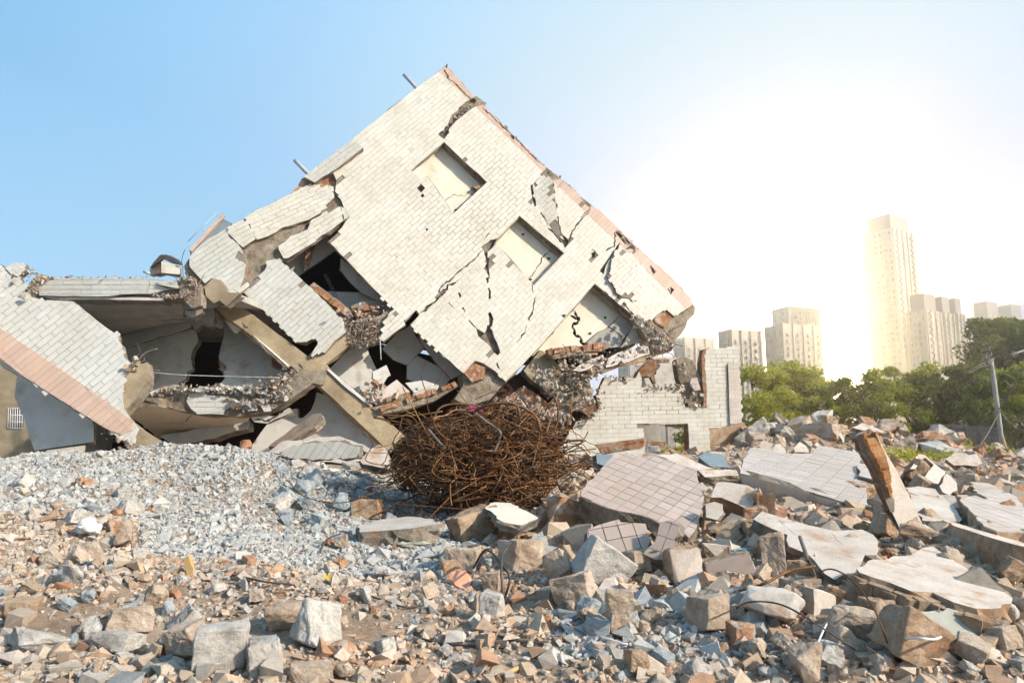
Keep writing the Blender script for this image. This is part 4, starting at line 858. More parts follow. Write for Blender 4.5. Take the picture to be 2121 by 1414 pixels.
iroom('inner_wall', 'L', [(500, 1280), (570, 1180), (640, 1090), (760, 1020), (830, 1010), (840, 1085), (880, 1075), (960, 960), (975, 890), (1060, 920), (1110, 960), (1390, 1170), (1480, 1280), (1480, 1400), (500, 1400)], P3c('L', (520, 1200, 19.4), (1380, 1160, 19.6), (900, 1300, 19.4)), 'plaster', .2, seed=137, jam=.05)
iroom('fallen_board', 'L', [(620, 1290), (800, 1150), (950, 1050), (1010, 1045), (1025, 1090), (960, 1150), (800, 1240), (720, 1290)], P3c('L', (700, 1240, 18.6), (1000, 1060, 18.6), (850, 1200, 18.3)), 'rock_tan', .15, seed=138, jam=.05)
# big dark back and roof of this storey
def box_wall(name, parent, pts, mat):
    V = [Vector(p) for p in pts]; n = (V[1] - V[0]).cross(V[2] - V[0]).normalized() * .15; k = len(V)
    mesh_obj(name, V + [v + n for v in V], [tuple(range(k))[::-1], tuple(range(k, 2 * k))] + [(i, (i + 1) % k, (i + 1) % k + k, i + k) for i in range(k)], M[mat], parent)
a, b = U(-60, 590, 16.9), U(440, 590, 17.1); zt = 5.6
box_wall('rear_wall', MID, [(-13.0, 23.5, 0.9), (-13.0, 23.5, 5.35), (-5.5, 23.5, 5.5), (0.5, 24, 4.2), (3.0, 24, 2.6), (3.0, 24, 0.9)], 'cavity_shade')
box_wall('roof_slab', MID, [(-10.4, 17.1, 5.52), (-6.9, 17.2, 5.45), (-5.5, 23.5, 5.3), (-13.0, 23.5, 5.3)], 'soffit')
box_wall('end_wall', MID, [(-11.6, 18.2, 0.9), (-13.0, 23.5, 0.9), (-13.0, 23.5, 5.3), (-10.9, 17.4, 5.4)], 'plaster')
ch = Plane(U(340, 550, 17.2), Vector((.3, -1, -.25)), 10)
a_ = thing('roof_box', 'small cream tiled box with a torn black roof, left lying on the flat roof edge', 'chimney', U(345, 568, 17.3))
panel('front_face', a_, T('N', [(475, 5), (608, 40), (612, 95), (600, 100), (475, 88)]), Plane(ch.o, Vector((.35, -1, -.1)), -8), .5, mat='tile', tl=.5, th=.22, jam=.01, seed=141)
panel('side_face', a_, T('N', [(395, 110), (398, 45), (475, 5), (475, 88)]), Plane(ch.o, Vector((-.6, -1, -.1)), 20), .25, mat='tile_pink', tl=.3, th=.2, jam=.01, seed=142)
panel('torn_roof', a_, T('A', [(785, 390), (800, 365), (835, 325), (870, 325), (920, 345), (940, 360), (942, 375), (900, 360), (850, 345), (800, 380)]), ch.moved(.03), .4, tiled=False, front='cable', side='cable', jam=.02, seed=143)
tube('white_spike', [U(310, 567, 17.1), U(298, 562, 17.1)], .04, 'pipe', a_, 6, 2)
A, B = P_on(PF, 'N', [(380, 822), (1360, 872)], .35); C_, = P_on(PF, 'N', [(650, 850)], .3)
tag(tube('sagging_wire', [A, C_, B], .008, 'plaster', None, 5, 6), 'long thin pale wire sagging across the dark room of the flattened storey', 'wire')
A = P_on(PF, 'N', [(265, 840), (345, 760), (400, 700), (490, 668)], .4); tube('bent_rebar', A, .02, 'steel', WNG, 6, 5)

# grey neighbour building behind the wing
NB = thing('grey_house', 'weathered grey rendered house with a barred white window, behind the tilted wall', 'house', (-18.5, 30, 1.1))
hb = Plane(U(20, 850, 30), Vector((0.1, -1, 0)), 0)
win = T('A', [(45, 1120), (120, 1125), (122, 1232), (40, 1230)])
panel('rendered_wall', NB, [(-330, 640), (80, 760), (120, 990), (-330, 990)], hb, 5, tiled=False, front='concrete', side='concrete', jam=0, holes=[win])
panel('window_pane', NB, win, hb.moved(-.25), .03, tiled=False, front='bluegrey', side='bluegrey', jam=0)
for k in range(7):
    a, b = P_on(hb, 'A', [(46 + k * 12, 1122), (42 + k * 12.5, 1232)], .03); tube('window_bar', [a, b], .018, 'white_bag', NB, 4, 2)
for y in (1124, 1160, 1195, 1230):
    a, b = P_on(hb, 'A', [(42, y), (122, y)], .03); tube('window_bar', [a, b], .02, 'white_bag', NB, 4, 2)

# ================================================================= low standing building at the right
PQ = Plane(U(1330, 850, 21.5), Vector((0.18, -1, 0)), 1.2)
LOW = thing('roofless_building', 'low roofless remains of a cream tiled building, standing upright beside the toppled block', 'building', (4.2, 21.5, 1.2))
lo = T('Q', [(-330, 800), (-170, 760), (-160, 720), (-60, 700), (0, 570), (-40, 420), (0, 400), (20, 290), (90, 160), (170, 150), (190, 210), (340, 215), (380, 150), (540, 160), (590, 60), (625, 160), (628, 300), (1250, 298), (1270, 340), (1200, 350), (1200, 440), (1270, 590), (1400, 590), (1575, 600), (1580, 300)])
lo += T('M', [(1765, 420), (1775, 300), (1800, 290), (1920, 285), (1925, 278), (2000, 270)]) + T('Q', [(2060, 150), (2090, 815), (1760, 888), (1612, 890), (1625, 1230), (1640, 1320), (-330, 1320)])
wq = T('Q', [(655, 840), (1305, 826), (1330, 1330), (668, 1330)])
lo = lo[:-2] + [(1472, 960), (1140, 960)]
panel('tiled_wall', LOW, lo, PQ, .3, budget=60, holes=[wq], jam=.012, ragged=.05, seed=151, side='brick', back='plaster', mat='tile', patches=[T('Q', [(165, 160), (350, 90), (380, 150), (330, 215), (180, 220)]), T('Q', [(350, 215), (420, 220), (385, 285), (365, 280)])])
panel('return_face', LOW, T('Q', [(1890, -50), (2045, -60), (2092, 812), (1920, 852)]), Plane(PQ.hit(*T('Q', [(1900, 400)])[0]) + PQ.n * .06, Vector((.25, -1, 0)), 0), .05, mat='tile_white', budget=30, jam=.004, seed=152)
panel('inner_wall', LOW, T('M', [(1300, 480), (1410, 480), (1420, 390), (1500, 380), (1560, 420), (1600, 570), (1580, 620), (1300, 620)]), PQ.moved(-1.6), .2, tiled=False, front='plaster', seed=153)
panel('broken_brickwork', LOW, T('M', [(1275, 460), (1380, 365), (1415, 370), (1418, 440), (1395, 470), (1408, 545), (1392, 550), (1370, 495), (1300, 495)]), PQ.moved(-1.3), .15, tiled=False, front='brick', side='brick', jam=.04, seed=154)
panel('broken_brickwork', LOW, T('M', [(1418, 365), (1508, 368), (1505, 392), (1418, 388)]), PQ.moved(-1.3), .15, tiled=False, front='brick', side='brick', jam=.01, seed=155)
panel('column_rubble', LOW, T('M', [(1555, 370), (1620, 350), (1680, 375), (1710, 450), (1760, 560), (1775, 640), (1780, 720), (1700, 740), (1640, 690), (1600, 560), (1560, 440)]), PQ.moved(-.1), .35, tiled=False, front='broken', side='broken', jam=.05, seed=156)
panel('column_rubble', LOW, T('M', [(1745, 330), (1765, 295), (1800, 282), (1770, 340), (1778, 560), (1790, 700), (1765, 720), (1750, 500)]), PQ.moved(.02), .3, tiled=False, front='brick', side='brick', jam=.02, seed=157)
for poly in ([(1665, 510), (1710, 500), (1722, 545), (1735, 590), (1690, 598), (1655, 545)], [(1730, 620), (1755, 618), (1757, 645), (1735, 640)]):
    panel('tile_scrap', LOW, T('M', poly), PQ.moved(.05), .04, mat='tile_white', jam=.01, seed=158)
panel('side_wall', LOW, T('Q', [(640, 830), (900, 830), (920, 1330), (640, 1330)]), PQ.moved(-2.4), .15, tiled=False, front='soffit', jam=0)
panel('ceiling_lamp', LOW, T('Q', [(990, 850), (1125, 848), (1125, 862), (990, 864)]), PQ.moved(-1.2), .06, tiled=False, front='plaster', jam=0)
panel('rear_wall', LOW, [(1160, 850), (1300, 800), (1300, 900), (1360, 902), (1362, 960), (1160, 960)], PQ.moved(-4), .2, tiled=False, front='brick', jam=0)
panel('porch_wall', LOW, T('Q', [(1620, 885), (1780, 880), (2120, 800), (2200, 900), (2200, 1250), (1620, 1250)]), PQ.moved(-1.5), .2, tiled=False, front='rock_brown', jam=0.01)
debris('edge_rubble', LOW, [P_on(PQ, 'Q', [(-300, 790), (-60, 700), (0, 560), (20, 290)], .1), P_on(PQ, 'Q', [(90, 150), (340, 190), (540, 150)], 0), P_on(PQ, 'Q', [(1210, 380), (1290, 560), (1560, 590)], 0), P_on(PQ, 'M', [(1555, 380), (1640, 480), (1720, 700)], 0), P_on(PQ, 'Q', [(628, 298), (1200, 300)])], 600, .015, .07, PAL['warm'] + PAL['brick'], 12, (.06, .08, .05))
# ================================================================= fallen slabs on the right and in front
LAST_K = 1.0
def slab(name, label, cat, c, poly, pl, thick, mat=None, tiled=True, tl=.17, th=.17, front=None, side='broken', seed=1, budget=60, jam=.02, bond=0, cracks=(), patches=(), group=None, rough=.04, gap=.006, back='concrete', clear=.16):
    q = T(c, poly); C0 = Vector((0, 0, CAM_Z))
    if clear is not None:
        k = 1.0; o0 = pl.o.copy()
        while k > .6:
            pl.o = C0 + (o0 - C0) * k; hs_ = [pl.hit(*z) for z in q]; near = sorted(hs_, key=lambda z: z.z - H(z.x, z.y))[:max(2, len(q) // 3)]
            if sum(z.z - H(z.x, z.y) for z in near) / len(near) >= clear: break
            k -= .01
        tl *= k; th *= k; thick *= k; global LAST_K; LAST_K = k
    cx = sum(x for x, y in q) / len(q); cy = sum(y for x, y in q) / len(q); p = pl.hit(cx, cy); zmin = min(pl.hit(*k).z for k in q)
    t = thing(name, label, cat, (p.x, p.y, zmin), group)
    panel('slab_body', t, q, pl, thick, tl, th, tiled=tiled, mat=mat or 'tile_mauve', front=front, side=side, back=back, seed=seed, budget=budget, jam=jam, bond=bond, cracks=cracks, patches=patches, rough=rough, gap=gap, jstep=.12)
    for k in q[::2]: g = pl.hit(*k); HERO.append((g.x, g.y, .12))
    return t
M['brick_orange'] = rough_mat('orange_brick', [(0.3, (0.44, 0.18, 0.07)), (0.5, (0.66, 0.32, 0.13)), (0.7, (0.74, 0.48, 0.26))], 6, 50, 0.4, 1.0, 0.02, island=0.35, blotch=(7, (0.55, 0.48, 0.38), 0.58, 0.66))
A1 = P3c('F', (150, 600, 9.7), (1000, 820, 9.3), (420, 280, 11.0)); A1.row(-23)
slab('tiled_slab', 'large tilted wall slab covered in mauve square tiles, between the tangled bars and the white slab', 'wall slab', 'F', [(150, 600), (185, 530), (395, 290), (480, 278), (500, 300), (640, 310), (690, 300), (900, 370), (1008, 400), (1010, 490), (1050, 560), (1045, 700), (1010, 770), (985, 850), (940, 905), (840, 800), (730, 800), (600, 742), (440, 712), (350, 690), (230, 640)], A1, .28, seed=201, budget=130)
A2 = P3c('F', (200, 850, 8.2), (660, 920, 8.1), (430, 770, 8.6)); A2.row(-2)
A2 = Plane(A2.o, Vector((-.05, -.75, .66)), 10)
slab('tiled_slab', 'smaller broken slab with mauve square tiles, leaning below the large tiled one', 'wall slab', 'F', [(198, 845), (280, 810), (355, 790), (430, 768), (445, 790), (540, 795), (625, 800), (660, 925), (620, 1010), (415, 1015), (300, 960), (205, 930)], A2, .16, seed=202, budget=30)
A3 = Plane(U(*T('F', [(780, 900)])[0], 8.1), Vector((-.3, -.85, .5)), -18)
slab('tiled_slab', 'upright broken slab of mauve tiles, wedged right of the smaller tiled slab', 'wall slab', 'F', [(735, 790), (800, 772), (870, 790), (875, 860), (840, 900), (845, 1000), (770, 1060), (700, 1060), (605, 1015), (700, 930), (720, 850)], A3, .16, seed=203, budget=30)
# big white tiled wall element: top face and front face
B1 = P3c('G', (-90, 480, 12.0), (790, 720, 10.7), (470, 300, 13.6)); B1.row(-13)
BS = slab('wall_element', 'long white tiled wall element lying flat left of the leaning slab', 'wall slab', 'G', [(-90, 480), (-70, 390), (-20, 300), (80, 305), (230, 340), (420, 340), (440, 300), (480, 288), (600, 310), (740, 335), (745, 410), (720, 490), (790, 520), (785, 600), (795, 720), (700, 700), (400, 610), (100, 520)], B1, .25, mat='tile_white', tl=.30, th=.11, seed=204, budget=110, jam=.012)
fa = P3c('G', (-90, 484, 11.98 * LAST_K), (790, 722, 10.68 * LAST_K), (800, 850, 10.75 * LAST_K))
panel('front_face', BS, T('G', [(-92, 482), (100, 523), (400, 614), (700, 703), (792, 724), (822, 765), (805, 850), (780, 865), (500, 770), (200, 690), (-60, 620)]), fa, .22, tiled=False, front='plaster_slab', side='broken', jam=.015, seed=205)
B2 = P3c('G', (735, 410, 11.5), (730, 500, 11.3), (860, 440, 11.5)); B2 = Plane(B1.o + B1.n * .06, B1.n, -13)
panel('tile_patch', BS, T('G', [(735, 408), (840, 430), (870, 530), (735, 495)]), B2, .05, mat='tile_white', tl=.30, th=.11, seed=206)
# leaning slab with brick end
L1 = Plane(U(*T('G', [(900, 500)])[0], 8.9), Vector((.12, -.97, .05)), 62)
LS = thing('leaning_slab', 'white plastered slab standing on end and leaning, bare orange bricks along its near edge', 'wall slab', tuple(U(*T('G', [(1075, 930)])[0], 9.4)))
panel('brick_edge', LS, T('G', [(722, 215), (745, 195), (830, 172), (850, 190), (900, 300), (950, 420), (962, 520), (960, 600), (985, 660), (985, 740), (960, 745), (900, 600), (830, 450), (750, 290)]), L1, .08, tiled=False, front='grout', side='brick', jam=.02, seed=211)
r_ = random.Random(4); 
for k in range(13):
    t = k / 13; (ax, ay), (bx, by) = T('G', [(745 + 190 * t + 10 * t, 228 + 420 * t), (862 + 100 * t, 205 + 440 * t)]); 
    if t > .8: bx -= (bx - ax) * .4 * (t - .8) / .2
    A, B = L1.hit(ax, ay), L1.hit(bx, by); d = (B - A); l = d.length * .9; d.normalize(); up = L1.n.cross(d).normalized(); c0 = (A + B) / 2 + L1.n * r_.uniform(.0, .05); hh = .10
    V = [c0 + d * (sx * l / 2 * r_.uniform(.9, 1)) + up * (sy * hh / 2 * r_.uniform(.8, 1)) + L1.n * (sz * .06) for sx in (-1, 1) for sy in (-1, 1) for sz in (-1, 1)]
    mesh_obj('brick', V, [(0, 1, 3, 2), (4, 6, 7, 5), (0, 4, 5, 1), (2, 3, 7, 6), (0, 2, 6, 4), (1, 5, 7, 3)], M['brick_orange'], LS)
def edge_strip(name, parent, near, far, mat, thick=.03):
    """ribbon face between two 3D polylines, given thickness"""
    n = len(near); V = list(near) + list(far); nn = (near[1] - near[0]).cross(far[0] - near[0]).normalized() * thick
    V += [v - nn for v in V]; F = [(i, i + 1, n + i + 1, n + i) for i in range(n - 1)] + [(2 * n + i + 1, 2 * n + i, 3 * n + i, 3 * n + i + 1) for i in range(n - 1)]
    F += [(i + 1, i, 2 * n + i, 2 * n + i + 1) for i in range(n - 1)] + [(n + i, n + i + 1, 3 * n + i + 1, 3 * n + i) for i in range(n - 1)] + [(0, n, 3 * n, 2 * n), (n - 1, 3 * n - 1, 4 * n - 1, 2 * n - 1)[::-1]]
    return mesh_obj(name, V, F, M[mat], parent)
L2 = Plane(U(*T('G', [(1050, 700)])[0], 8.97), Vector((.35, -.93, -.05)), 62)
panel('plaster_face', LS, T('G', [(850, 180), (880, 240), (1000, 450), (1100, 650), (1200, 862), (1140, 860), (1085, 945), (1070, 930), (1020, 850), (950, 700), (985, 740), (975, 660), (950, 600), (960, 520), (945, 420), (900, 300)]), L2, .12, tiled=False, front='plaster_slab', side='broken', jam=.012, seed=212)
# plaster slabs lying open
def plaster(label, c, poly, pl, thick=.26, seed=1, side='broken', front='plaster_slab', cracks=(), name='plaster_slab', jam=.03, group=None, clear=.16):
    return slab(name, label, 'wall slab', c, poly, pl, thick, tiled=False, front=front, side=side, seed=seed, cracks=cracks, jam=jam, rough=.05, group=group, clear=clear)
C1 = P3c('G', (20, 800, 8.6), (860, 960, 8.0), (560, 1180, 7.2))
plaster('wide smooth plaster slab with faint scratches, below the long white wall element', 'G', [(0, 790), (60, 735), (190, 775), (380, 830), (560, 870), (760, 862), (840, 900), (868, 980), (860, 1040), (780, 1040), (745, 1120), (700, 1170), (620, 1180), (570, 1212), (500, 1170), (430, 1080), (390, 1040), (250, 980), (240, 900), (120, 850)], C1, .16, 221, cracks=[(T('G', [(180, 790), (240, 850), (300, 900)]), .7), (T('G', [(530, 880), (620, 960)]), .6), (T('G', [(610, 900), (700, 950)]), .6)])
C2 = P3c('G', (760, 1130, 7.2), (1800, 1340, 6.9), (1200, 990, 8.4))
ps = plaster('big plaster slab with a thick ragged brick edge, lying tilted in the near rubble', 'G', [(720, 1130), (800, 1080), (960, 1060), (1100, 1040), (1180, 990), (1250, 980), (1380, 1060), (1560, 1180), (1700, 1270), (1810, 1340), (1800, 1380), (1660, 1414), (1560, 1414), (1400, 1370), (1250, 1300), (1100, 1290), (950, 1230), (820, 1190), (740, 1160)], C2, .30, 222, side='rock_brown')
r_ = random.Random(9)
pth = [C2.hit(*q) for q in T('G', [(722, 1140), (820, 1195), (950, 1240), (1100, 1300), (1250, 1315), (1400, 1380), (1560, 1430), (1660, 1450)])]
for k in range(17):
    t = (k + .5) / 17 * (len(pth) - 1); i = int(t); p = pth[i].lerp(pth[i + 1], t - i); d = (pth[i + 1] - pth[i]).normalized(); o2 = d.cross(C2.n).normalized()
    c0 = p - C2.n * .16 + o2 * r_.uniform(-.02, .03); hx, hy, hz = .065, .07, .12 * r_.uniform(.85, 1.05)
    V = [c0 + d * sx * hx * r_.uniform(.85, 1) + o2 * sy * hy * r_.uniform(.8, 1) + C2.n * sz * hz for sx in (-1, 1) for sy in (-1, 1) for sz in (-1, 1)]
    mesh_obj('brick', V, [(0, 1, 3, 2), (4, 6, 7, 5), (0, 4, 5, 1), (2, 3, 7, 6), (0, 2, 6, 4), (1, 5, 7, 3)], M['rock_brown'], ps)
C3 = P3c('F', (1110, 600, 9.6), (1420, 690, 9.3), (1250, 490, 10.2))
plaster('white plastered block with a rough orange brick end, right of the large mauve tiled slab', 'F', [(1105, 600), (1150, 490), (1200, 485), (1370, 510), (1430, 540), (1420, 640), (1390, 695), (1300, 650), (1180, 600)], Plane(C3.o, Vector((-.1, -.8, .6)), 0), .4, 223, side='rock_brick')
rock('brick_block', 'rough orange brick lump at the end of the white plastered block', 'rubble', *T('F', [(1490, 640)])[0], 42, 48, 'rock_brick', d=9.5, seed=3)
plaster('small white plaster slab standing in front of the white plastered block', 'F', [(1065, 650), (1130, 630), (1190, 650), (1195, 720), (1150, 765), (1070, 745)], Plane(U(*T('F', [(1130, 700)])[0], 9.0), Vector((-.1, -.9, .4)), 0), .12, 224)
plaster('flat plaster slab behind the leaning slab foot, grey border along its front', 'G', [(1060, 570), (1150, 560), (1270, 580), (1300, 620), (1400, 700), (1430, 745), (1440, 810), (1330, 800), (1180, 800), (1120, 710)], P3c('G', (1100, 640, 11.0), (1420, 750, 10.4), (1280, 580, 11.6)), .25, 225)
C4 = P3c('G', (1460, 690, 11.0), (1890, 880, 9.8), (1750, 620, 12.2)); C4.row(-3)
slab('tiled_slab', 'white slab ruled into square tiles, at the far right of the rubble', 'wall slab', 'G', [(1440, 670), (1500, 640), (1620, 625), (1780, 615), (1830, 640), (1889, 720), (1950, 790), (1960, 890), (1700, 885), (1610, 850), (1540, 770)], C4, .30, mat='tile_white', tl=.22, th=.22, seed=226, budget=50, side='rock_brown')
plaster('long narrow plaster slab edge-on with brown broken side, below the white square tiled slab', 'G', [(1320, 795), (1400, 810), (1600, 870), (1780, 925), (1960, 975), (1960, 1000), (1800, 960), (1600, 900), (1440, 850)], P3c('G', (1320, 795, 9.6), (1900, 960, 8.4), (1700, 880, 9.6)), .45, 227, side='rock_brown')
plaster('tilted plaster block with a dark brown broken face, behind the leaning slab', 'G', [(1095, 440), (1160, 335), (1200, 345), (1260, 400), (1340, 460), (1320, 540), (1240, 560), (1180, 520), (1260, 410), (1200, 360), (1130, 440)], Plane(U(*T('G', [(1250, 450)])[0], 12.6), Vector((.2, -.7, .7)), 0), .4, 228, side='rock_brown')
rock('brick_block', 'brown broken face of a wall block leaning behind the upright slab', 'rubble', *T('G', [(1160, 460)])[0], 42, 52, 'rock_brown', d=12.7, roll=.5, seed=8)
plaster('white plaster slab lying beside the brown wall block at the right', 'G', [(1300, 560), (1350, 470), (1420, 540), (1425, 590), (1370, 625), (1320, 600)], Plane(U(*T('G', [(1370, 560)])[0], 11.8), Vector((.1, -.6, .8)), 0), .3, 229, side='rock_brown')
plaster('distant cream slab with square joints near the fence', 'G', [(1340, 370), (1400, 330), (1480, 330), (1500, 345), (1560, 335), (1600, 400), (1560, 420), (1400, 415)], Plane(U(*T('G', [(1460, 370)])[0], 19), Vector((.0, -.75, .6)), 0), .3, 230)
plaster('pale slab lying flat beside the far rubble at the right edge', 'G', [(1520, 530), (1640, 540), (1750, 600), (1740, 620), (1600, 620), (1540, 590)], P3c('G', (1530, 560, 13.6), (1740, 620, 12.6), (1640, 545, 14)), .2, 231)
# arched slab of pink tiles below the beam and neighbours
D1 = P3c('L', (720, 1330, 14.3), (1290, 1290, 13.9), (900, 1260, 14.9)); D1.row(14)
slab('arched_slab', 'bowed broken slab with its tiled underside turned to the gravel, below the concrete beam', 'wall slab', 'L', [(700, 1335), (780, 1290), (940, 1260), (1140, 1250), (1290, 1290), (1285, 1370), (1050, 1385), (900, 1375), (760, 1370)], Plane(D1.o, Vector((-.1, -1, -.05)), 55), .22, mat='tile', tl=.6, th=.128, seed=232, budget=10)
slab('arched_slab', 'ragged top edge of the bowed slab lying behind the gravel ridge', 'wall slab', 'L', [(620, 1330), (720, 1250), (900, 1235), (1140, 1210), (1320, 1275), (1430, 1340), (1400, 1370), (1290, 1300), (1140, 1265), (940, 1272), (780, 1300), (700, 1340)], Plane(D1.o, Vector((-.1, -.9, .5)), 0), .25, tiled=False, front='plaster_slab', seed=233)
plaster('white plaster slab propped against the left flank of the tangled bars', 'E', [(525, 1000), (560, 960), (640, 905), (690, 960), (720, 1010), (690, 1050), (600, 1030), (540, 1020)], Plane(U(*T('E', [(620, 980)])[0], 13.2), Vector((.1, -.9, .45)), 0), .3, 234)
plaster('cream tiled plate lying under the front of the tangled bars', 'J', [(1225, 215), (1290, 180), (1390, 185), (1560, 280), (1450, 325), (1340, 305)], P3c('J', (1225, 225, 9.6), (1550, 290, 9.1), (1330, 185, 10.2)), .1, 235, front='plaster_cream')
plaster('long flat grey pink slab lying on the gravel left of the dark hollow', 'J', [(420, 330), (560, 290), (740, 270), (900, 285), (925, 320), (700, 350), (440, 368)], P3c('J', (420, 345, 9.6), (920, 320, 9.4), (700, 275, 10.2)), .25, 236)
for (c, poly, d, lab) in (('F', [(700, 290), (850, 275), (1130, 390), (1010, 400), (850, 350)], 11.8, 'bluish painted slab behind the top of the large mauve tiled slab'), ('F', [(265, 280), (405, 290), (330, 370), (270, 350)], 11.5, 'dark blue grey slab behind the upper left of the mauve tiled slab'),
                          ('F', [(1010, 300), (1060, 270), (1200, 290), (1230, 380), (1100, 370)], 12.2, 'whitewashed lump between the blue slab and the white tiled element'), ('F', [(1010, 400), (1290, 400), (1310, 440), (1060, 450)], 11.2, 'thin pale slab edge right of the mauve slab top'),
                          ('G', [(150, 270), (190, 265), (235, 330), (130, 320)], 14.0, 'small white slab tip poking up behind the white wall element'), ('G', [(285, 290), (325, 250), (370, 280), (392, 325), (290, 325)], 14.0, 'small square jointed slab tip behind the white wall element'),
                          ('G', [(690, 150), (760, 118), (900, 170), (930, 190), (760, 170)], 22, 'flat pale slab on the ridge of the far rubble heap'), ('G', [(560, 120), (600, 150), (630, 220), (600, 210)], 22.5, 'bright sliver of slab on the far rubble heap'),
                          ('H', [(820, 920), (860, 950), (890, 1020), (880, 1050), (850, 990)], 22.0, 'narrow bright white slab edge halfway down the far heap')):
    (px, py) = (sum(q[0] for q in T(c, poly)) / len(poly), sum(q[1] for q in T(c, poly)) / len(poly))
    plaster(lab, c, poly, Plane(U(px, py, d), Vector((.1, -.6, .75)), 0), .15, seed=240 + int(px) % 50, front='bluegrey' if 'blue' in lab else 'plaster_slab')

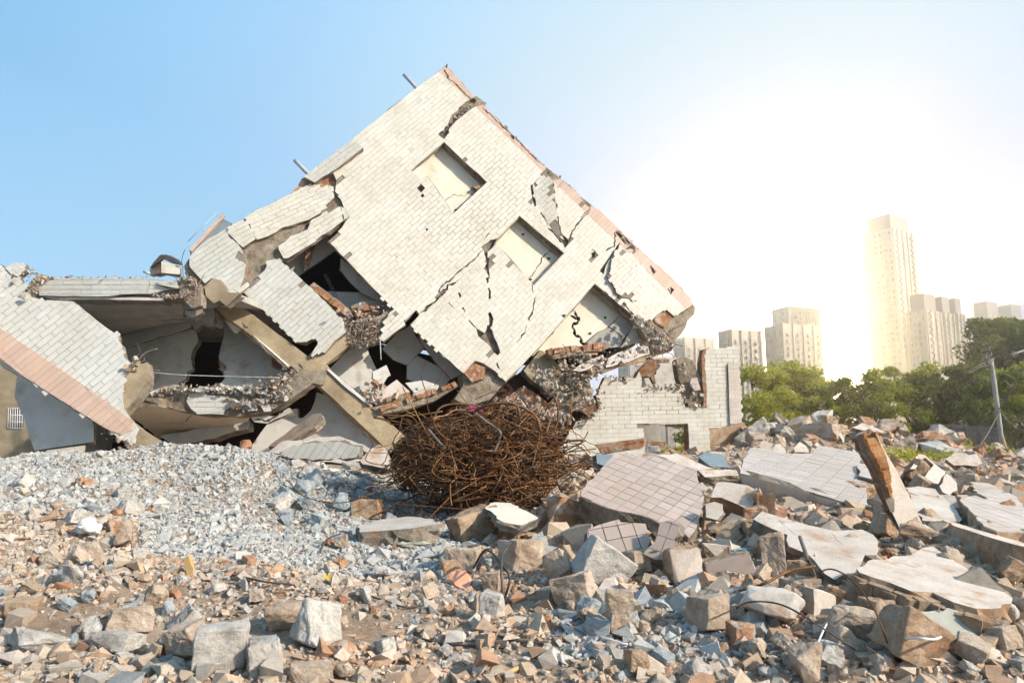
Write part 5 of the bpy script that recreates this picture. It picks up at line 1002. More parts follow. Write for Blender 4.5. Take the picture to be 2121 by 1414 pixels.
# ================================================================= hand placed lumps
K = lambda c, x, y, w, h: (*T(c, [(x, y)])[0], w / CROPS[c][2], h / CROPS[c][2])
RK = [
 ('concrete_block', 'pale grey rectangular concrete block, biggest lump under the two small mauve tiled slabs', 'rubble', K('F', 320, 1130, 370, 330), 'rock_grey', 'block', dict(roll=.55, rot=.2, rough=.035)),
 ('concrete_block', 'flat pinkish grey stone leaning below the pale grey concrete block', 'rubble', K('F', 130, 1310, 270, 280), 'rock_tan', 'block', dict(roll=-.3)),
 ('concrete_block', 'tan rounded boulder left of the pale grey concrete block', 'rubble', K('J', 1700, 600, 230, 250), 'rock_tan', 'stone', {}),
 ('painted_block', 'brick lump with a half white, half maroon painted face', 'rubble', K('F', 900, 1110, 240, 270), 'rock_brown', 'block', dict(roll=-.15, paint=((0, -1, .1), 'plaster_slab', .55), rot=.15)),
 ('tiled_block', 'upright block of two courses with mauve tiles on its left face', 'rubble', K('F', 1580, 1030, 180, 330), 'rock_tan', 'block', dict(paint=((-1, -.2, 0), 'tile_mauve', .6), rot=-.35)),
 ('tiled_block', 'flat stone with square tiles on its lower edge, left of the upright tiled block', 'rubble', K('F', 1240, 1120, 340, 170), 'rock_tan', 'block', dict(paint=((0, -1, -.3), 'tile_mauve', .8), roll=-.25)),
 ('painted_block', 'small lump with a white painted top and a sliver of light blue', 'rubble', K('F', 1160, 1010, 200, 130), 'rock_brown', 'block', dict(paint=((0, -.5, 1), 'plaster_slab', .6))),
 ('painted_block', 'light blue painted fragment beside the white topped lump', 'rubble', K('F', 1310, 1020, 150, 90), 'blue', 'block', {}),
 ('brick_block', 'big orange brown brick boulder above the white and maroon lump', 'rubble', K('F', 1230, 800, 330, 250), 'rock_brown', 'stone', {}),
 ('brick_block', 'brown brick lump tucked under the corner of the wide smooth plaster slab', 'rubble', K('F', 1430, 840, 220, 150), 'rock_brown', 'block', {}),
 ('brick_block', 'long brick fragment with dark red courses, right of the cream tiled plate', 'rubble', K('J', 1780, 280, 330, 180), 'rock_brick', 'block', dict(roll=.4, paint=((0, 0, 1), 'rock_grey', .8))),
 ('brick_block', 'squarish cut stone with a dark red underside, in the hollow before the tangled bars', 'rubble', K('J', 1150, 350, 290, 220), 'rock_brown', 'block', dict(roll=-.25, rot=.6)),
 ('brick_block', 'small orange brick cube beside the squarish cut stone', 'rubble', K('J', 1395, 375, 150, 130), 'rock_brick', 'block', {}),
 ('brick_block', 'reddish brick slab lying level against the low building, dark orange front', 'rubble', K('Q', 340, 1150, 720, 170), 'rock_brick', 'block', dict(d=15.0, rot=-.1, roll=-.13, paint=((0, 0, 1), 'rock_tan', .7), deep=.5)),
 ('brick_block', 'pink tinted brick block under the window of the low building', 'rubble', K('Q', 850, 1120, 260, 110), 'rock_brick', 'block', dict(d=15.3)),
 ('concrete_block', 'small pale cube right of the reddish level brick slab', 'rubble', K('Q', 800, 1190, 180, 110), 'rock_grey', 'block', dict(d=14.4)),
 ('concrete_block', 'blocky stone with flat faces, standing right of the dark looped cable', 'rubble', K('J', 1460, 520, 250, 200), 'rock_tan', 'block', dict(rot=.5)),
 ('concrete_block', 'long tan stone left of the dark looped cable', 'rubble', K('J', 1080, 550, 210, 150), 'rock_tan', 'block', {}),
 ('concrete_block', 'light stone with a blue stain at its foot, near the foot of the dark cable', 'rubble', K('J', 1270, 835, 140, 160), 'rock_grey', 'block', dict(roll=.1)),
 ('concrete_block', 'narrow tan wedge above the blue stained stone', 'rubble', K('J', 1270, 690, 120, 140), 'rock_tan', 'block', {}),
 ('concrete_block', 'stone with purple stains at the foot of the leaning pinkish stone', 'rubble', K('J', 1860, 890, 150, 120), 'rock_tan', 'stone', {}),
 ('concrete_block', 'grey blue brick shaped stone below the purple stained one', 'rubble', K('J', 1930, 980, 160, 120), 'rock_blue', 'block', {}),
 ('brick_block', 'upper cube of two brown cubes stacked below the pale grey block', 'rubble', K('K', 195, 380, 130, 110), 'rock_tan', 'block', dict(d=5.9, rot=.05)),
 ('brick_block', 'lower cube of two brown cubes stacked below the pale grey block', 'rubble', K('K', 195, 480, 110, 110), 'rock_tan', 'block', dict(rot=.05)),
 ('brick_block', 'broken half brick lying before the purple stained stone', 'rubble', K('J', 1565, 950, 140, 90), 'rock_brick', 'block', {}),
 ('concrete_block', 'tall pale tan boulder with a pointed top in the small rubble', 'rubble', K('K', 630, 445, 150, 190), 'rock_tan', 'block', dict(rot=.4, rough=.02)),
 ('concrete_block', 'faceted beige stone left of the tall pointed boulder', 'rubble', K('K', 465, 370, 100, 110), 'rock_tan', 'stone', {}),
 ('concrete_block', 'orange tan stone between the faceted beige one and the pointed boulder', 'rubble', K('K', 545, 370, 90, 110), 'rock_tan', 'stone', {}),
 ('concrete_block', 'small upright wedge above the faceted beige stone', 'rubble', K('K', 385, 320, 70, 90), 'rock_tan', 'block', dict(roll=.2)),
 ('concrete_block', 'grey block with a sloping front just below the small mauve slab', 'rubble', K('K', 300, 195, 150, 100), 'rock_tan', 'block', {}),
 ('painted_block', 'broad white painted boulder with hairline cracks crossed by a thin wire', 'rubble', K('K', 930, 430, 330, 230), 'rock_tan', 'stone', dict(paint=((-.1, -.6, .8), 'plaster_slab', .35), deep=.7)),
 ('painted_block', 'tan rock with a white plaster face, right of the broad white boulder', 'rubble', K('K', 1140, 400, 150, 130), 'rock_tan', 'block', dict(paint=((-.1, -.6, .8), 'plaster_slab', .5), roll=.3)),
 ('concrete_block', 'brown block with white specks in the shadow of the plaster slabs', 'rubble', K('K', 1260, 375, 140, 110), 'rock_brown', 'block', dict(roll=.2)),
 ('concrete_block', 'wide beige block with a flat top, before the big ragged plaster slab', 'rubble', K('K', 1325, 495, 220, 140), 'rock_tan', 'block', dict(rot=-.3, roll=.1)),
 ('brick_block', 'brown upright block under the near corner of the big ragged slab', 'rubble', K('K', 1430, 440, 140, 130), 'rock_brown', 'block', {}),
 ('brick_block', 'long brown masonry fragment sloping right, near the looped pale wire', 'rubble', K('K', 1640, 590, 380, 230), 'rock_brown', 'block', dict(roll=.45, deep=.6)),
 ('concrete_block', 'large rounded tan boulder in the centre right foreground grit', 'rubble', K('K', 1090, 680, 190, 220), 'rock_tan', 'stone', {}),
 ('concrete_block', 'whitish grey rough stone in the foreground grit', 'rubble', K('K', 580, 715, 160, 140), 'rock_grey', 'stone', {}),
 ('concrete_block', 'grey brown stone above and left of the large rounded boulder', 'rubble', K('K', 880, 610, 150, 130), 'rock_tan', 'stone', {}),
 ('brick_block', 'two course orange brick scrap left of the grey brown stone', 'rubble', K('K', 775, 545, 110, 110), 'rock_brick', 'block', {}),
 ('brick_block', 'dark brown rock at the right edge below the long narrow slab', 'rubble', K('K', 2080, 250, 180, 160), 'rock_brown', 'stone', {}),
 ('concrete_block', 'pale topped stone at the right edge near the crushed paper', 'rubble', K('K', 2030, 560, 130, 110), 'rock_tan', 'block', {}),
 ('brick_block', 'tan wedge in the dark gap beneath the leaning slab', 'rubble', K('G', 935, 850, 160, 160), 'rock_brown', 'block', dict(roll=.5)),
 ('brick_block', 'long rusty brown rock at the foot of the leaning slab', 'rubble', K('G', 1230, 920, 310, 120), 'rock_brown', 'block', dict(roll=.25)),
 ('brick_block', 'rough block of crumbly brick stuck in the right edge of the plaster slab', 'rubble', K('G', 800, 1070, 150, 130), 'rock_brown', 'stone', dict(d=7.6)),
 ('brick_block', 'square brown block with a light left side below the dark rod', 'rubble', K('G', 345, 1160, 180, 150), 'rock_brown', 'block', {}),
 ('concrete_block', 'tan wedge stone lower left of the dark rod', 'rubble', K('G', 340, 1260, 250, 110), 'rock_tan', 'block', {}),
 # left and bottom
 ('concrete_block', 'very large whitish boulder with a chipped white patch in the lower foreground', 'rubble', K('J', 170, 960, 360, 330), 'rock_grey', 'stone', dict(rough=.06)),
 ('concrete_block', 'long tan boulder lying behind the very large whitish one', 'rubble', K('I', 1560, 1060, 420, 170), 'rock_tan', 'stone', {}),
 ('concrete_block', 'big pointed cream stone left of the very large whitish boulder', 'rubble', K('I', 1200, 1230, 260, 270), 'rock_grey', 'block', dict(rough=.04, rot=.3)),
 ('concrete_block', 'narrow upright cream stone between the pointed stone and the whitish boulder', 'rubble', K('I', 1440, 1280, 160, 220), 'rock_grey', 'block', dict(roll=-.1)),
 ('concrete_block', 'flat pink brown stone leaning left of the big pointed cream stone', 'rubble', K('I', 1000, 1190, 200, 160), 'rock_tan', 'block', dict(roll=-.3)),
 ('brick_block', 'bright orange brick bit before the very large whitish boulder', 'rubble', K('J', 310, 1110, 110, 90), 'rock_brick', 'block', {}),
 ('concrete_block', 'long pale flat stone with dark stains in the lower left', 'rubble', K('I', 180, 1180, 330, 160), 'rock_grey', 'stone', {}),
 ('concrete_block', 'dusty flat slab stone right of the stained pale stone', 'rubble', K('I', 620, 1190, 250, 90), 'rock_grey', 'block', {}),
 ('concrete_block', 'brown flat block half buried in the dirt patch', 'rubble', K('I', 700, 1080, 240, 130), 'rock_tan', 'block', {}),
 ('concrete_block', 'rounded pinkish boulder standing on the left gravel slope', 'rubble', K('I', 430, 720, 120, 130), 'rock_tan', 'stone', {}),
 ('concrete_block', 'upright tan and grey stone beside the crumpled white bag', 'rubble', K('I', 665, 620, 120, 170), 'rock_tan', 'stone', {}),
 ('brick_block', 'rusty brown round stone on the gravel above the white bag', 'rubble', K('I', 635, 480, 75, 65), 'rock_brick', 'stone', {}),
 ('concrete_block', 'pink white stone at the left edge under the blue scrap', 'rubble', K('I', 130, 900, 130, 100), 'rock_tan', 'stone', {}),
 ('concrete_block', 'brown striped flat stone at the left edge', 'rubble', K('I', 110, 1000, 180, 80), 'rock_brown', 'block', {}),
 ('concrete_block', 'white grey stone below the rounded pinkish boulder', 'rubble', K('I', 365, 840, 140, 130), 'rock_grey', 'stone', {}),
 ('concrete_block', 'bluish grey boulder on the dark heap left of the tangled bars', 'rubble', K('E', 420, 1250, 130, 130), 'rock_blue', 'stone', {}),
 ('concrete_block', 'pale blue grey boulder at the top of the shaded heap', 'rubble', K('E', 370, 1130, 120, 90), 'rock_blue', 'stone', {}),
 ('concrete_block', 'blue grey lump below the pale plastic sheet', 'rubble', K('E', 200, 1160, 130, 100), 'rock_blue', 'stone', {}),
 ('concrete_block', 'warm grey boulder with a flat face at the foot of the plastered prop slab', 'rubble', K('E', 470, 1030, 140, 80), 'rock_grey', 'stone', {}),
 ('brick_block', 'dark brown block in shade under the left side of the tangled bars', 'rubble', K('E', 560, 1290, 170, 120), 'rock_brown', 'block', {}),
 ('concrete_block', 'pale stepped stone near the black strap', 'rubble', K('J', 550, 420, 210, 90), 'rock_tan', 'block', {}),
 ('concrete_block', 'tan stone under the black strap', 'rubble', K('J', 330, 430, 110, 120), 'rock_tan', 'stone', {}),
 ('brick_block', 'orange stained round stone left of the black strap', 'rubble', K('J', 235, 440, 110, 80), 'rock_brick', 'stone', {}),
 ('brick_block', 'red orange brick lump on the gravel ridge before the black gap', 'rubble', K('L', 450, 1275, 90, 100), 'rock_brick', 'stone', dict(d=13.4)),
 ('concrete_block', 'stone cluster piece in the lower middle next to the salmon painted shard', 'rubble', K('J', 1010, 610, 120, 110), 'rock_brown', 'block', {}),
 ('concrete_block', 'large cream block cut off by the lower picture edge, left of centre', 'rubble', K('J', 130, 1260, 250, 110), 'rock_tan', 'block', {}),
 ('concrete_block', 'rounded rough block at the lower edge, right of the cream block', 'rubble', K('J', 350, 1260, 180, 130), 'rock_tan', 'stone', {}),
]
for nm, lab, cat, (px, py, w_, h_), mt, kd, kw in RK: rock(nm, lab, cat, px, py, w_, h_, mt, kd, **kw)

# ---- generic lumps: up to about two hundred more, each its own object
WHERE = [  # (name, picture box, count, size px, mats, place words, depth or None)
 ('concrete_lump', (0, 1000, 330, 1250), 34, (16, 46), ['rock_grey', 'rock_tan', 'rock_grey', 'rock_brick'], 'on the left gravel slope'),
 ('concrete_lump', (0, 1250, 400, 1420), 26, (26, 64), ['rock_grey', 'rock_tan', 'rock_blue', 'rock_tan'], 'in the lower left foreground'),
 ('concrete_lump', (330, 1150, 780, 1330), 20, (16, 42), ['rock_tan', 'rock_brick', 'rock_grey'], 'around the brown dirt patch'),
 ('concrete_lump', (570, 960, 830, 1130), 34, (18, 48), ['rock_blue', 'rock_grey', 'rock_blue'], 'in the grey heap left of the tangled bars'),
 ('concrete_lump', (700, 1120, 1180, 1414), 44, (16, 50), ['rock_tan', 'rock_grey', 'rock_brick', 'rock_blue'], 'in the middle foreground grit'),
 ('concrete_lump', (1180, 1180, 1620, 1414), 90, (18, 56), ['rock_tan', 'rock_tan', 'rock_brown', 'rock_grey', 'rock_blue'], 'in the heap of small stones before the painted lump'),
 ('concrete_lump', (1600, 1250, 2121, 1414), 60, (22, 70), ['rock_tan', 'rock_tan', 'rock_brown', 'rock_grey'], 'under the big ragged plaster slab'),
 ('masonry_lump', (1180, 960, 1480, 1150), 50, (16, 46), ['rock_brown', 'rock_brick', 'rock_tan'], 'around the mauve tiled slab'),
 ('masonry_lump', (1440, 1000, 2121, 1250), 110, (20, 70), ['rock_brown', 'rock_brick', 'rock_tan'], 'between the plaster slabs'),
 ('masonry_lump', (1840, 930, 2121, 1060), 40, (14, 38), ['rock_brown', 'rock_tan', 'rock_brick'], 'before the wire fence'),
]
sizew = lambda r: 'small' if r < .33 else ('mid sized' if r < .7 else 'large')
colw = {'rock_grey': 'pale grey', 'rock_tan': 'tan', 'rock_brick': 'reddish brick', 'rock_blue': 'bluish grey', 'rock_brown': 'brown'}
LIB = {}
def lib_mesh(mat, kind, k):
    key = (mat, kind, k)
    if key not in LIB:
        me = chunk_mesh(900 + k * 7 + hash_(mat), (1, random.Random(k).uniform(.7, 1.0), random.Random(k + 5).uniform(.55, .9)), kind, cuts=3, rough=.06); me.materials.append(M[mat]); me.name = 'lump'; LIB[key] = me
    return LIB[key]
def hash_(s): return sum(ord(c) for c in s)
LM = [(T(c, [(x, y)])[0], w_) for c, x, y, w_ in [
 ('P', 1330, 1020, 'the large mauve tiled slab'), ('P', 1280, 1110, 'the small broken mauve slab'), ('P', 1370, 1120, 'the upright mauve slab'), ('P', 1670, 1010, 'the white tiled wall element'), ('P', 1840, 1000, 'the leaning slab'),
 ('P', 1690, 1130, 'the wide smooth plaster slab'), ('P', 1930, 1200, 'the big ragged plaster slab'), ('P', 1250, 1180, 'the pale grey concrete block'), ('P', 1190, 1240, 'the leaning pinkish stone'), ('P', 1410, 1175, 'the maroon painted lump'),
 ('P', 1600, 1150, 'the upright tiled block'), ('P', 1290, 1270, 'the two stacked cubes'), ('P', 1475, 1270, 'the tall pointed boulder'), ('P', 1600, 1270, 'the broad white boulder'), ('P', 1775, 1295, 'the wide beige block'), ('P', 1910, 1340, 'the long sloping masonry piece'),
 ('P', 1670, 1370, 'the rounded tan boulder'), ('P', 1450, 1390, 'the whitish rough stone'), ('P', 1690, 1150, 'the steel rod'), ('P', 2100, 1200, 'the narrow edge-on slab'), ('P', 2050, 1060, 'the square tiled white slab'), ('P', 1520, 1030, 'the plastered brick block'),
 ('P', 950, 1090, 'the squarish cut stone'), ('P', 1060, 1070, 'the cream tiled plate'), ('P', 840, 1090, 'the long flat slab'), ('P', 950, 1200, 'the salmon painted shard'), ('P', 1050, 1200, 'the looped black cable'), ('P', 650, 1300, 'the very large whitish boulder'), ('P', 450, 1340, 'the big pointed cream stone'),
 ('P', 540, 1360, 'the narrow upright stone'), ('P', 380, 1330, 'the flat pink brown stone'), ('P', 390, 1170, 'the wooden stake'), ('P', 175, 1100, 'the crumpled white bag'), ('P', 250, 1110, 'the upright tan and grey stone'), ('P', 160, 1150, 'the rounded pinkish boulder'), ('P', 240, 1060, 'the rusty round stone'), ('P', 50, 1240, 'the blue plastic scrap'),
 ('P', 70, 1330, 'the stained pale stone'), ('P', 260, 1290, 'the half buried brown block'), ('P', 670, 1150, 'the black strap'), ('P', 680, 1195, 'the torn yellow scrap'), ('P', 700, 1040, 'the bluish grey boulder'), ('P', 690, 980, 'the pale plastic sheet'), ('P', 750, 1050, 'the dark hollow under the bars'),
 ('P', 1200, 980, 'the tangled bars'), ('P', 1960, 1270, 'the crushed paper'), ('P', 1870, 1360, 'the pale wire coil'), ('P', 2050, 940, 'the power pole'), ('P', 1900, 970, 'the brown wall block'), ('P', 1980, 985, 'the distant cream slab'), ('P', 1980, 1050, 'the flat slab behind the leaning slab'), ('P', 2090, 1330, 'the pale topped edge stone'), ('P', 1650, 850, 'the top of the far heap'), ('P', 1500, 930, 'the foot of the low building'), ('P', 1750, 900, 'the middle of the far heap'), ('P', 1850, 910, 'the leaning slab top'), ('P', 1950, 930, 'the picket fence'),
 ('P', 1590, 880, 'the left shoulder of the far heap'), ('P', 1000, 1350, 'the lower foreground wires'), ('P', 1180, 1350, 'the ground cable end'), ('P', 800, 1350, 'the orange brick bit'), ('P', 560, 1200, 'the brown dirt patch'), ('P', 1340, 930, 'the level reddish brick slab')]]
def where(p):
    d = p - Vector((0, 0, CAM_Z)); zc = d.dot(Vector((0, CP, SP))); px = d.x / zc * FPX + 1060.5; py = 707 - d.dot(Vector((0, -SP, CP))) / zc * FPX
    (lx, ly), w_ = min(LM, key=lambda q: (q[0][0] - px) ** 2 + ((q[0][1] - py) * 1.6) ** 2); dx, dy = px - lx, (py - ly) * 1.8
    far = math.hypot(dx, dy) > 70
    if abs(dx) > abs(dy): r_ = ('well left of' if far else 'just left of') if dx < 0 else ('well right of' if far else 'just right of')
    else: r_ = ('some way behind' if far else 'just behind') if dy < 0 else ('some way before' if far else 'just before')
    return r_ + ' ' + w_
def scatter(name, box, n, sz, mats, words, dist=None, cat='rubble', grow=1.0):
    x0, y0, x1, y1 = box
    for _ in range(n):
        t = rng.random() ** 1.7; spx = sz[0] + (sz[1] - sz[0]) * t; px = rng.uniform(x0, x1); py = rng.uniform(y0, y1)
        g = ground_hit(px, py) if dist is None else U(px, py, dist)
        s = spx / FPX * g.y
        if any((g.x - hx) ** 2 + (g.y - hy) ** 2 < (hr * .8 + s * .3) ** 2 for hx, hy, hr in HERO) and rng.random() < .75: continue
        mt = rng.choice(mats); kd = rng.choice(['block', 'block', 'stone']); o = bpy.data.objects.new(name, lib_mesh(mt, kd, rng.randrange(5))); COL.objects.link(o)
        o.scale = (s, s * rng.uniform(.8, 1.15), s * rng.uniform(.8, 1.1)); o.rotation_euler = (rng.gauss(0, .35), rng.gauss(0, .35), rng.uniform(0, 6.28))
        o.location = (g.x, g.y, g.z + s * rng.uniform(.15, .38))
        HERO.append((g.x, g.y, s * .3))
        shape = 'blocky' if kd == 'block' else 'rounded'
        wh = where(o.location); post = 'tilted' if o.rotation_euler.x ** 2 + o.rotation_euler.y ** 2 > .2 else 'level'; hh_ = 'squat' if o.scale.z < s * .95 else 'tall'; lab = f'{sizew(t)} {post} {hh_} {shape} {colw[mt]} lump {wh}'; lab = lab if len(lab.replace('-', ' ').split()) < 17 else lab.replace(shape + ' ', '').replace(hh_ + ' ', '')
        tag(o, lab, cat, 'broken lumps of concrete across the ground' if name[0] == 'c' else 'broken lumps of masonry among the slabs')
for wv in WHERE: scatter(*wv)
# far rubble heap
def heap(n, words):
    for _ in range(n):
        t = rng.random() ** 1.8; s = .28 + 1.1 * t; x = rng.gauss(11.5, 3.6); y = rng.gauss(24.6, 1.6)
        if not (6.6 < x < 20 and 20 < y < 27) or x / y < .3: continue
        mt = rng.choice(['rock_tan', 'rock_tan', 'rock_brown', 'rock_brick', 'rock_grey']); kd = rng.choice(['block', 'block', 'stone'])
        o = bpy.data.objects.new('heap_block', lib_mesh(mt, kd, rng.randrange(5))); COL.objects.link(o)
        o.scale = (s, s * rng.uniform(.5, .9), s * rng.uniform(.35, .8)); o.rotation_euler = (rng.gauss(0, .3), rng.gauss(0, .35), rng.uniform(0, 6.28)); o.location = (x, y, H(x, y) + s * .2)
        lab = f"{sizew(t)} {'tilted' if o.rotation_euler.x ** 2 + o.rotation_euler.y ** 2 > .2 else 'level'} {'flat' if o.scale.z < s * .55 else 'thick'} {'rounded' if kd == 'stone' else 'squarish'} {colw[mt]} block {where(o.location)}"; lab = lab if len(lab.replace('-', ' ').split()) < 15 else lab.replace('level ', '').replace('tilted ', '').replace('mid sized ', 'medium ').replace('squarish ', '').replace('the middle of ', ''); tag(o, lab, 'rubble', 'blocks ' + words)
heap(150, 'in the far rubble heap before the trees')

# ================================================================= tangle of reinforcing bars
BC = Vector((U(1000, 950, 11.9).x, 11.9, 1.55)); RX, RY, RZ = 1.32, 1.0, 0.84
BUN = thing('rebar_tangle', 'big round tangle of rusty reinforcing bars sitting in the middle of the rubble', 'scrap metal', (BC.x, BC.y, BC.z - RZ))
def wire_path(r, k):
    # a wandering path held near the skin of a squashed ball, or inside it
    u = r.uniform(0, 2 * math.pi); cz = r.uniform(-.95, .95); q = Vector((math.cos(u) * math.sqrt(1 - cz * cz), math.sin(u) * math.sqrt(1 - cz * cz), cz)) * r.uniform(.35, 1.04)
    d = Vector((r.gauss(0, 1), r.gauss(0, .8), r.gauss(0, .8))).normalized(); L = r.choice((.10, .14, .20, .08)); n = r.randint(6, 13); pts = []; bend = r.choice((.5, .9, 1.3))
    for _ in range(n):
        pts.append(Vector((BC.x + q.x * RX, BC.y + q.y * RY, BC.z + q.z * RZ * (1.0 if q.z < 0 else .95) + .10 * noise.noise(Vector((q.x * 2.5, q.y * 2.5, 3))))))
        q = q + d * L; d = (d + Vector((r.gauss(0, bend), r.gauss(0, bend * .7), r.gauss(0, bend)))).normalized()
        R_ = q.length / (1 + .16 * noise.noise(q * 1.7))
        if R_ > 1.0: d = (d - q.normalized() * (R_ - .92) * 4).normalized()
        if R_ > 1.12: q = q * (1.12 / R_)
    return pts
r_ = random.Random(42); SV, SF, SV2, SF2 = [], [], [], []
for k in range(1050):
    pts = smooth_path(wire_path(r_, k), 3); rad = r_.choice((.006, .007, .009, .006, .012))
    V, F = tube_arrays(pts, rad, 4)
    if k < 240: mesh_obj('bar', V, F, M[('rust', 'rust', 'rust_pale', 'rust', 'steel', 'rust_pale', 'rust')[k % 7]], BUN, smooth=True)
    elif k % 4 == 0: b = len(SV2); SV2 += V; SF2 += [tuple(i + b for i in f) for f in F]
    else: b = len(SV); SV += V; SF += [tuple(i + b for i in f) for f in F]
s_ = mesh_obj('bar_mass', SV, SF, M['rust'], BUN, smooth=True); s_['kind'] = 'stuff'
s_ = mesh_obj('pale_bar_mass', SV2, SF2, M['rust_pale'], BUN, smooth=True); s_['kind'] = 'stuff'
def bp(c, x, y, h): (a, b), = T(c, [(x, y)]); return U(a, b, 11.9 - h)
for nm, rad, mt, pts in (('loop_bar', .024, 'rust', [('E', 1090, 900, .9), ('E', 1000, 850, .95), ('E', 960, 780, .9), ('E', 985, 700, .8), ('E', 1060, 670, .7), ('E', 1180, 672, .6), ('E', 1240, 690, .5)]),
                         ('bent_bar', .026, 'steel', [('E', 1200, 722, .85), ('E', 1270, 775, .95), ('E', 1345, 830, 1.0), ('E', 1340, 880, 1.0), ('E', 1310, 950, 1.0)]),
                         ('straight_bar', .026, 'steel', [('E', 925, 815, .95), ('E', 970, 870, .98), ('E', 1020, 925, 1.0)]),
                         ('arched_bar', .032, 'rust', [('E', 1180, 720, .6), ('E', 1270, 675, .7), ('E', 1380, 665, .75), ('E', 1480, 690, .75), ('E', 1560, 750, .7), ('E', 1580, 830, .7)]),
                         ('arched_bar', .03, 'rust', [('E', 1250, 700, .7), ('E', 1340, 660, .7), ('E', 1440, 680, .8), ('E', 1460, 740, .8)]),
                         ('upright_bar', .024, 'rust', [('E', 1640, 855, .6), ('E', 1680, 780, .6), ('E', 1685, 690, .6), ('E', 1662, 628, .6)]),
                         ('ribbed_bar', .026, 'rust', [('E', 1690, 905, .4), ('E', 1760, 885, .4), ('E', 1830, 880, .4)]), ('stray_bar', .012, 'rust', [('E', 1800, 915, .3), ('E', 1840, 870, .3), ('E', 1862, 828, .3)]),
                         ('ribbed_bar', .03, 'rust', [('E', 900, 770, .7), ('E', 1000, 762, .8), ('E', 1110, 750, .8), ('E', 1290, 725, .7)]),
                         ('stray_bar', .01, 'rust', [('E', 700, 1030, .5), ('E', 560, 1000, .5), ('E', 600, 900, .6), ('E', 540, 840, .5)]), ('stray_bar', .009, 'rust', [('J', 700, 170, .9), ('J', 760, 240, 1.2), ('J', 900, 260, 1.4), ('J', 950, 300, 1.6)]),
                         ('stray_bar', .010, 'rust', [('E', 110, 1120, .6), ('E', 180, 1200, .9), ('E', 340, 1245, 1.1), ('E', 500, 1230, 1.1), ('E', 680, 1150, .9)]), ('stray_bar', .012, 'rust', [('J', 640, 190, 1.), ('J', 900, 210, 1.2), ('J', 1150, 225, 1.3), ('J', 1350, 200, 1.3), ('J', 1600, 110, 1.2)]),
                         ('stray_bar', .009, 'rust', [('E', 960, 560, .3), ('E', 1010, 500, .3), ('E', 1045, 435, .3)]), ('stray_bar', .01, 'rust', [('E', 1380, 590, .3), ('E', 1300, 600, .4), ('E', 1200, 640, .5)])):
    tube(nm, [bp(*q) for q in pts], rad * .72, mt, BUN, 7, 6)
for k in range(90):
    u = r_.uniform(0, 6.28); e = r_.uniform(-.7, .9); q = Vector((math.cos(u) * RX * .9, math.sin(u) * RY * .9, e * RZ)); dd = Vector((r_.gauss(0, 1), r_.gauss(0, .5), r_.gauss(0, .6))).normalized() * r_.uniform(.35, .8)
    pts = [BC + q - dd, BC + q + Vector((r_.uniform(-.05, .05), 0, r_.uniform(-.05, .05))), BC + q + dd]; tube('straight_rod', pts, r_.choice((.007, .010, .013)), r_.choice(('rust', 'rust_pale', 'rust')), BUN, 4, 2)
for k in range(110):
    a = r_.uniform(0, 6.28); s = BC + Vector((math.cos(a) * RX * .95, -abs(math.sin(a)) * RY * .6, r_.uniform(-.7, .8))); curl('stray_bar', s, r_.uniform(.3, 1.0), r_.choice((.006, .008)), r_.choice(('rust', 'rust_pale')), BUN, 1000 + k, dirv=(math.cos(a) * 1.0, -.5, r_.uniform(-.6, .8)))

# ================================================================= small litter
def litter(name, label, cat, c, poly, mat, d=None, n=None, thick=.01, h=.02, jam=.01):
    q = T(c, poly); cx = sum(x for x, y in q) / len(q); cy = max(y for x, y in q); g = ground_hit(cx, cy) if d is None else U(cx, cy, d)
    g.z += .05
    pl = Plane(g, Vector(n or (0.05, -.7, .7)), 0); o = panel(name, None, q, pl.moved(h), thick, tiled=False, front=mat, side=mat, back=mat, jam=jam, jstep=.05)
    return tag(center(o), label, cat)
litter('painted_shard', 'flat salmon orange painted shard in the middle of the foreground', 'shard', 'J', [(1003, 660), (1030, 625), (1100, 615), (1130, 640), (1125, 690), (1090, 730), (1040, 700)], 'orange', thick=.03)
litter('wooden_stake', 'short pale wooden stake sticking out of the gravel', 'wood', 'I', [(1005, 740), (1035, 722), (1060, 790), (1045, 835), (1025, 830)], 'wood', thick=.04, n=(0, -1, .1))
litter('plastic_scrap', 'torn yellow plastic scrap on the grit', 'litter', 'J', [(165, 652), (195, 650), (225, 655), (240, 635), (252, 645), (235, 672), (200, 668), (170, 662)], 'yellow')
litter('plastic_scrap', 'blue and white plastic scrap at the left edge', 'litter', 'I', [(0, 900), (30, 905), (36, 935), (0, 950)], 'bluegrey')
litter('crushed_paper', 'crushed grey green paper package under the big ragged plaster slab', 'litter', 'K', [(1640, 440), (1760, 425), (1850, 460), (1920, 520), (1880, 610), (1780, 570), (1690, 500)], 'paper')
litter('plastic_scrap', 'magenta cloth scrap caught in the top of the tangled bars', 'litter', 'E', [(1160, 690), (1200, 680), (1240, 690), (1230, 715), (1170, 712)], 'purple', d=11.4)
def bag(name, label, c, x, y, wpx, hpx, mat='white_bag', d=None, seed=5):
    px, py, w_, h_ = K(c, x, y, wpx, hpx); o = rock(name, label, 'litter', px, py, w_, h_, mat, 'stone', seed=seed, rough=.13, d=d); 
    for p in o.data.polygons: p.use_smooth = True
    return o
bag('plastic_bag', 'crumpled white plastic bag on the left gravel slope', 'I', 470, 580, 150, 130)
bag('plastic_sheet', 'pale crumpled plastic sheet on top of the grey heap', 'E', 330, 1065, 150, 60, seed=9)
bag('plastic_sheet', 'thin dirty white sheet draped on stones, left of the dark hollow in front', 'J', 780, 450, 260, 60, seed=12, mat='paper')
def gp(c, x, y, h=.03): (a, b), = T(c, [(x, y)]); p = ground_hit(a, b); p.z += h; return p
def line(name, label, pts, rad, mat, cat='cable', hs=None): return tag(tube(name, pts, rad, mat, None, 6, 6), label, cat)
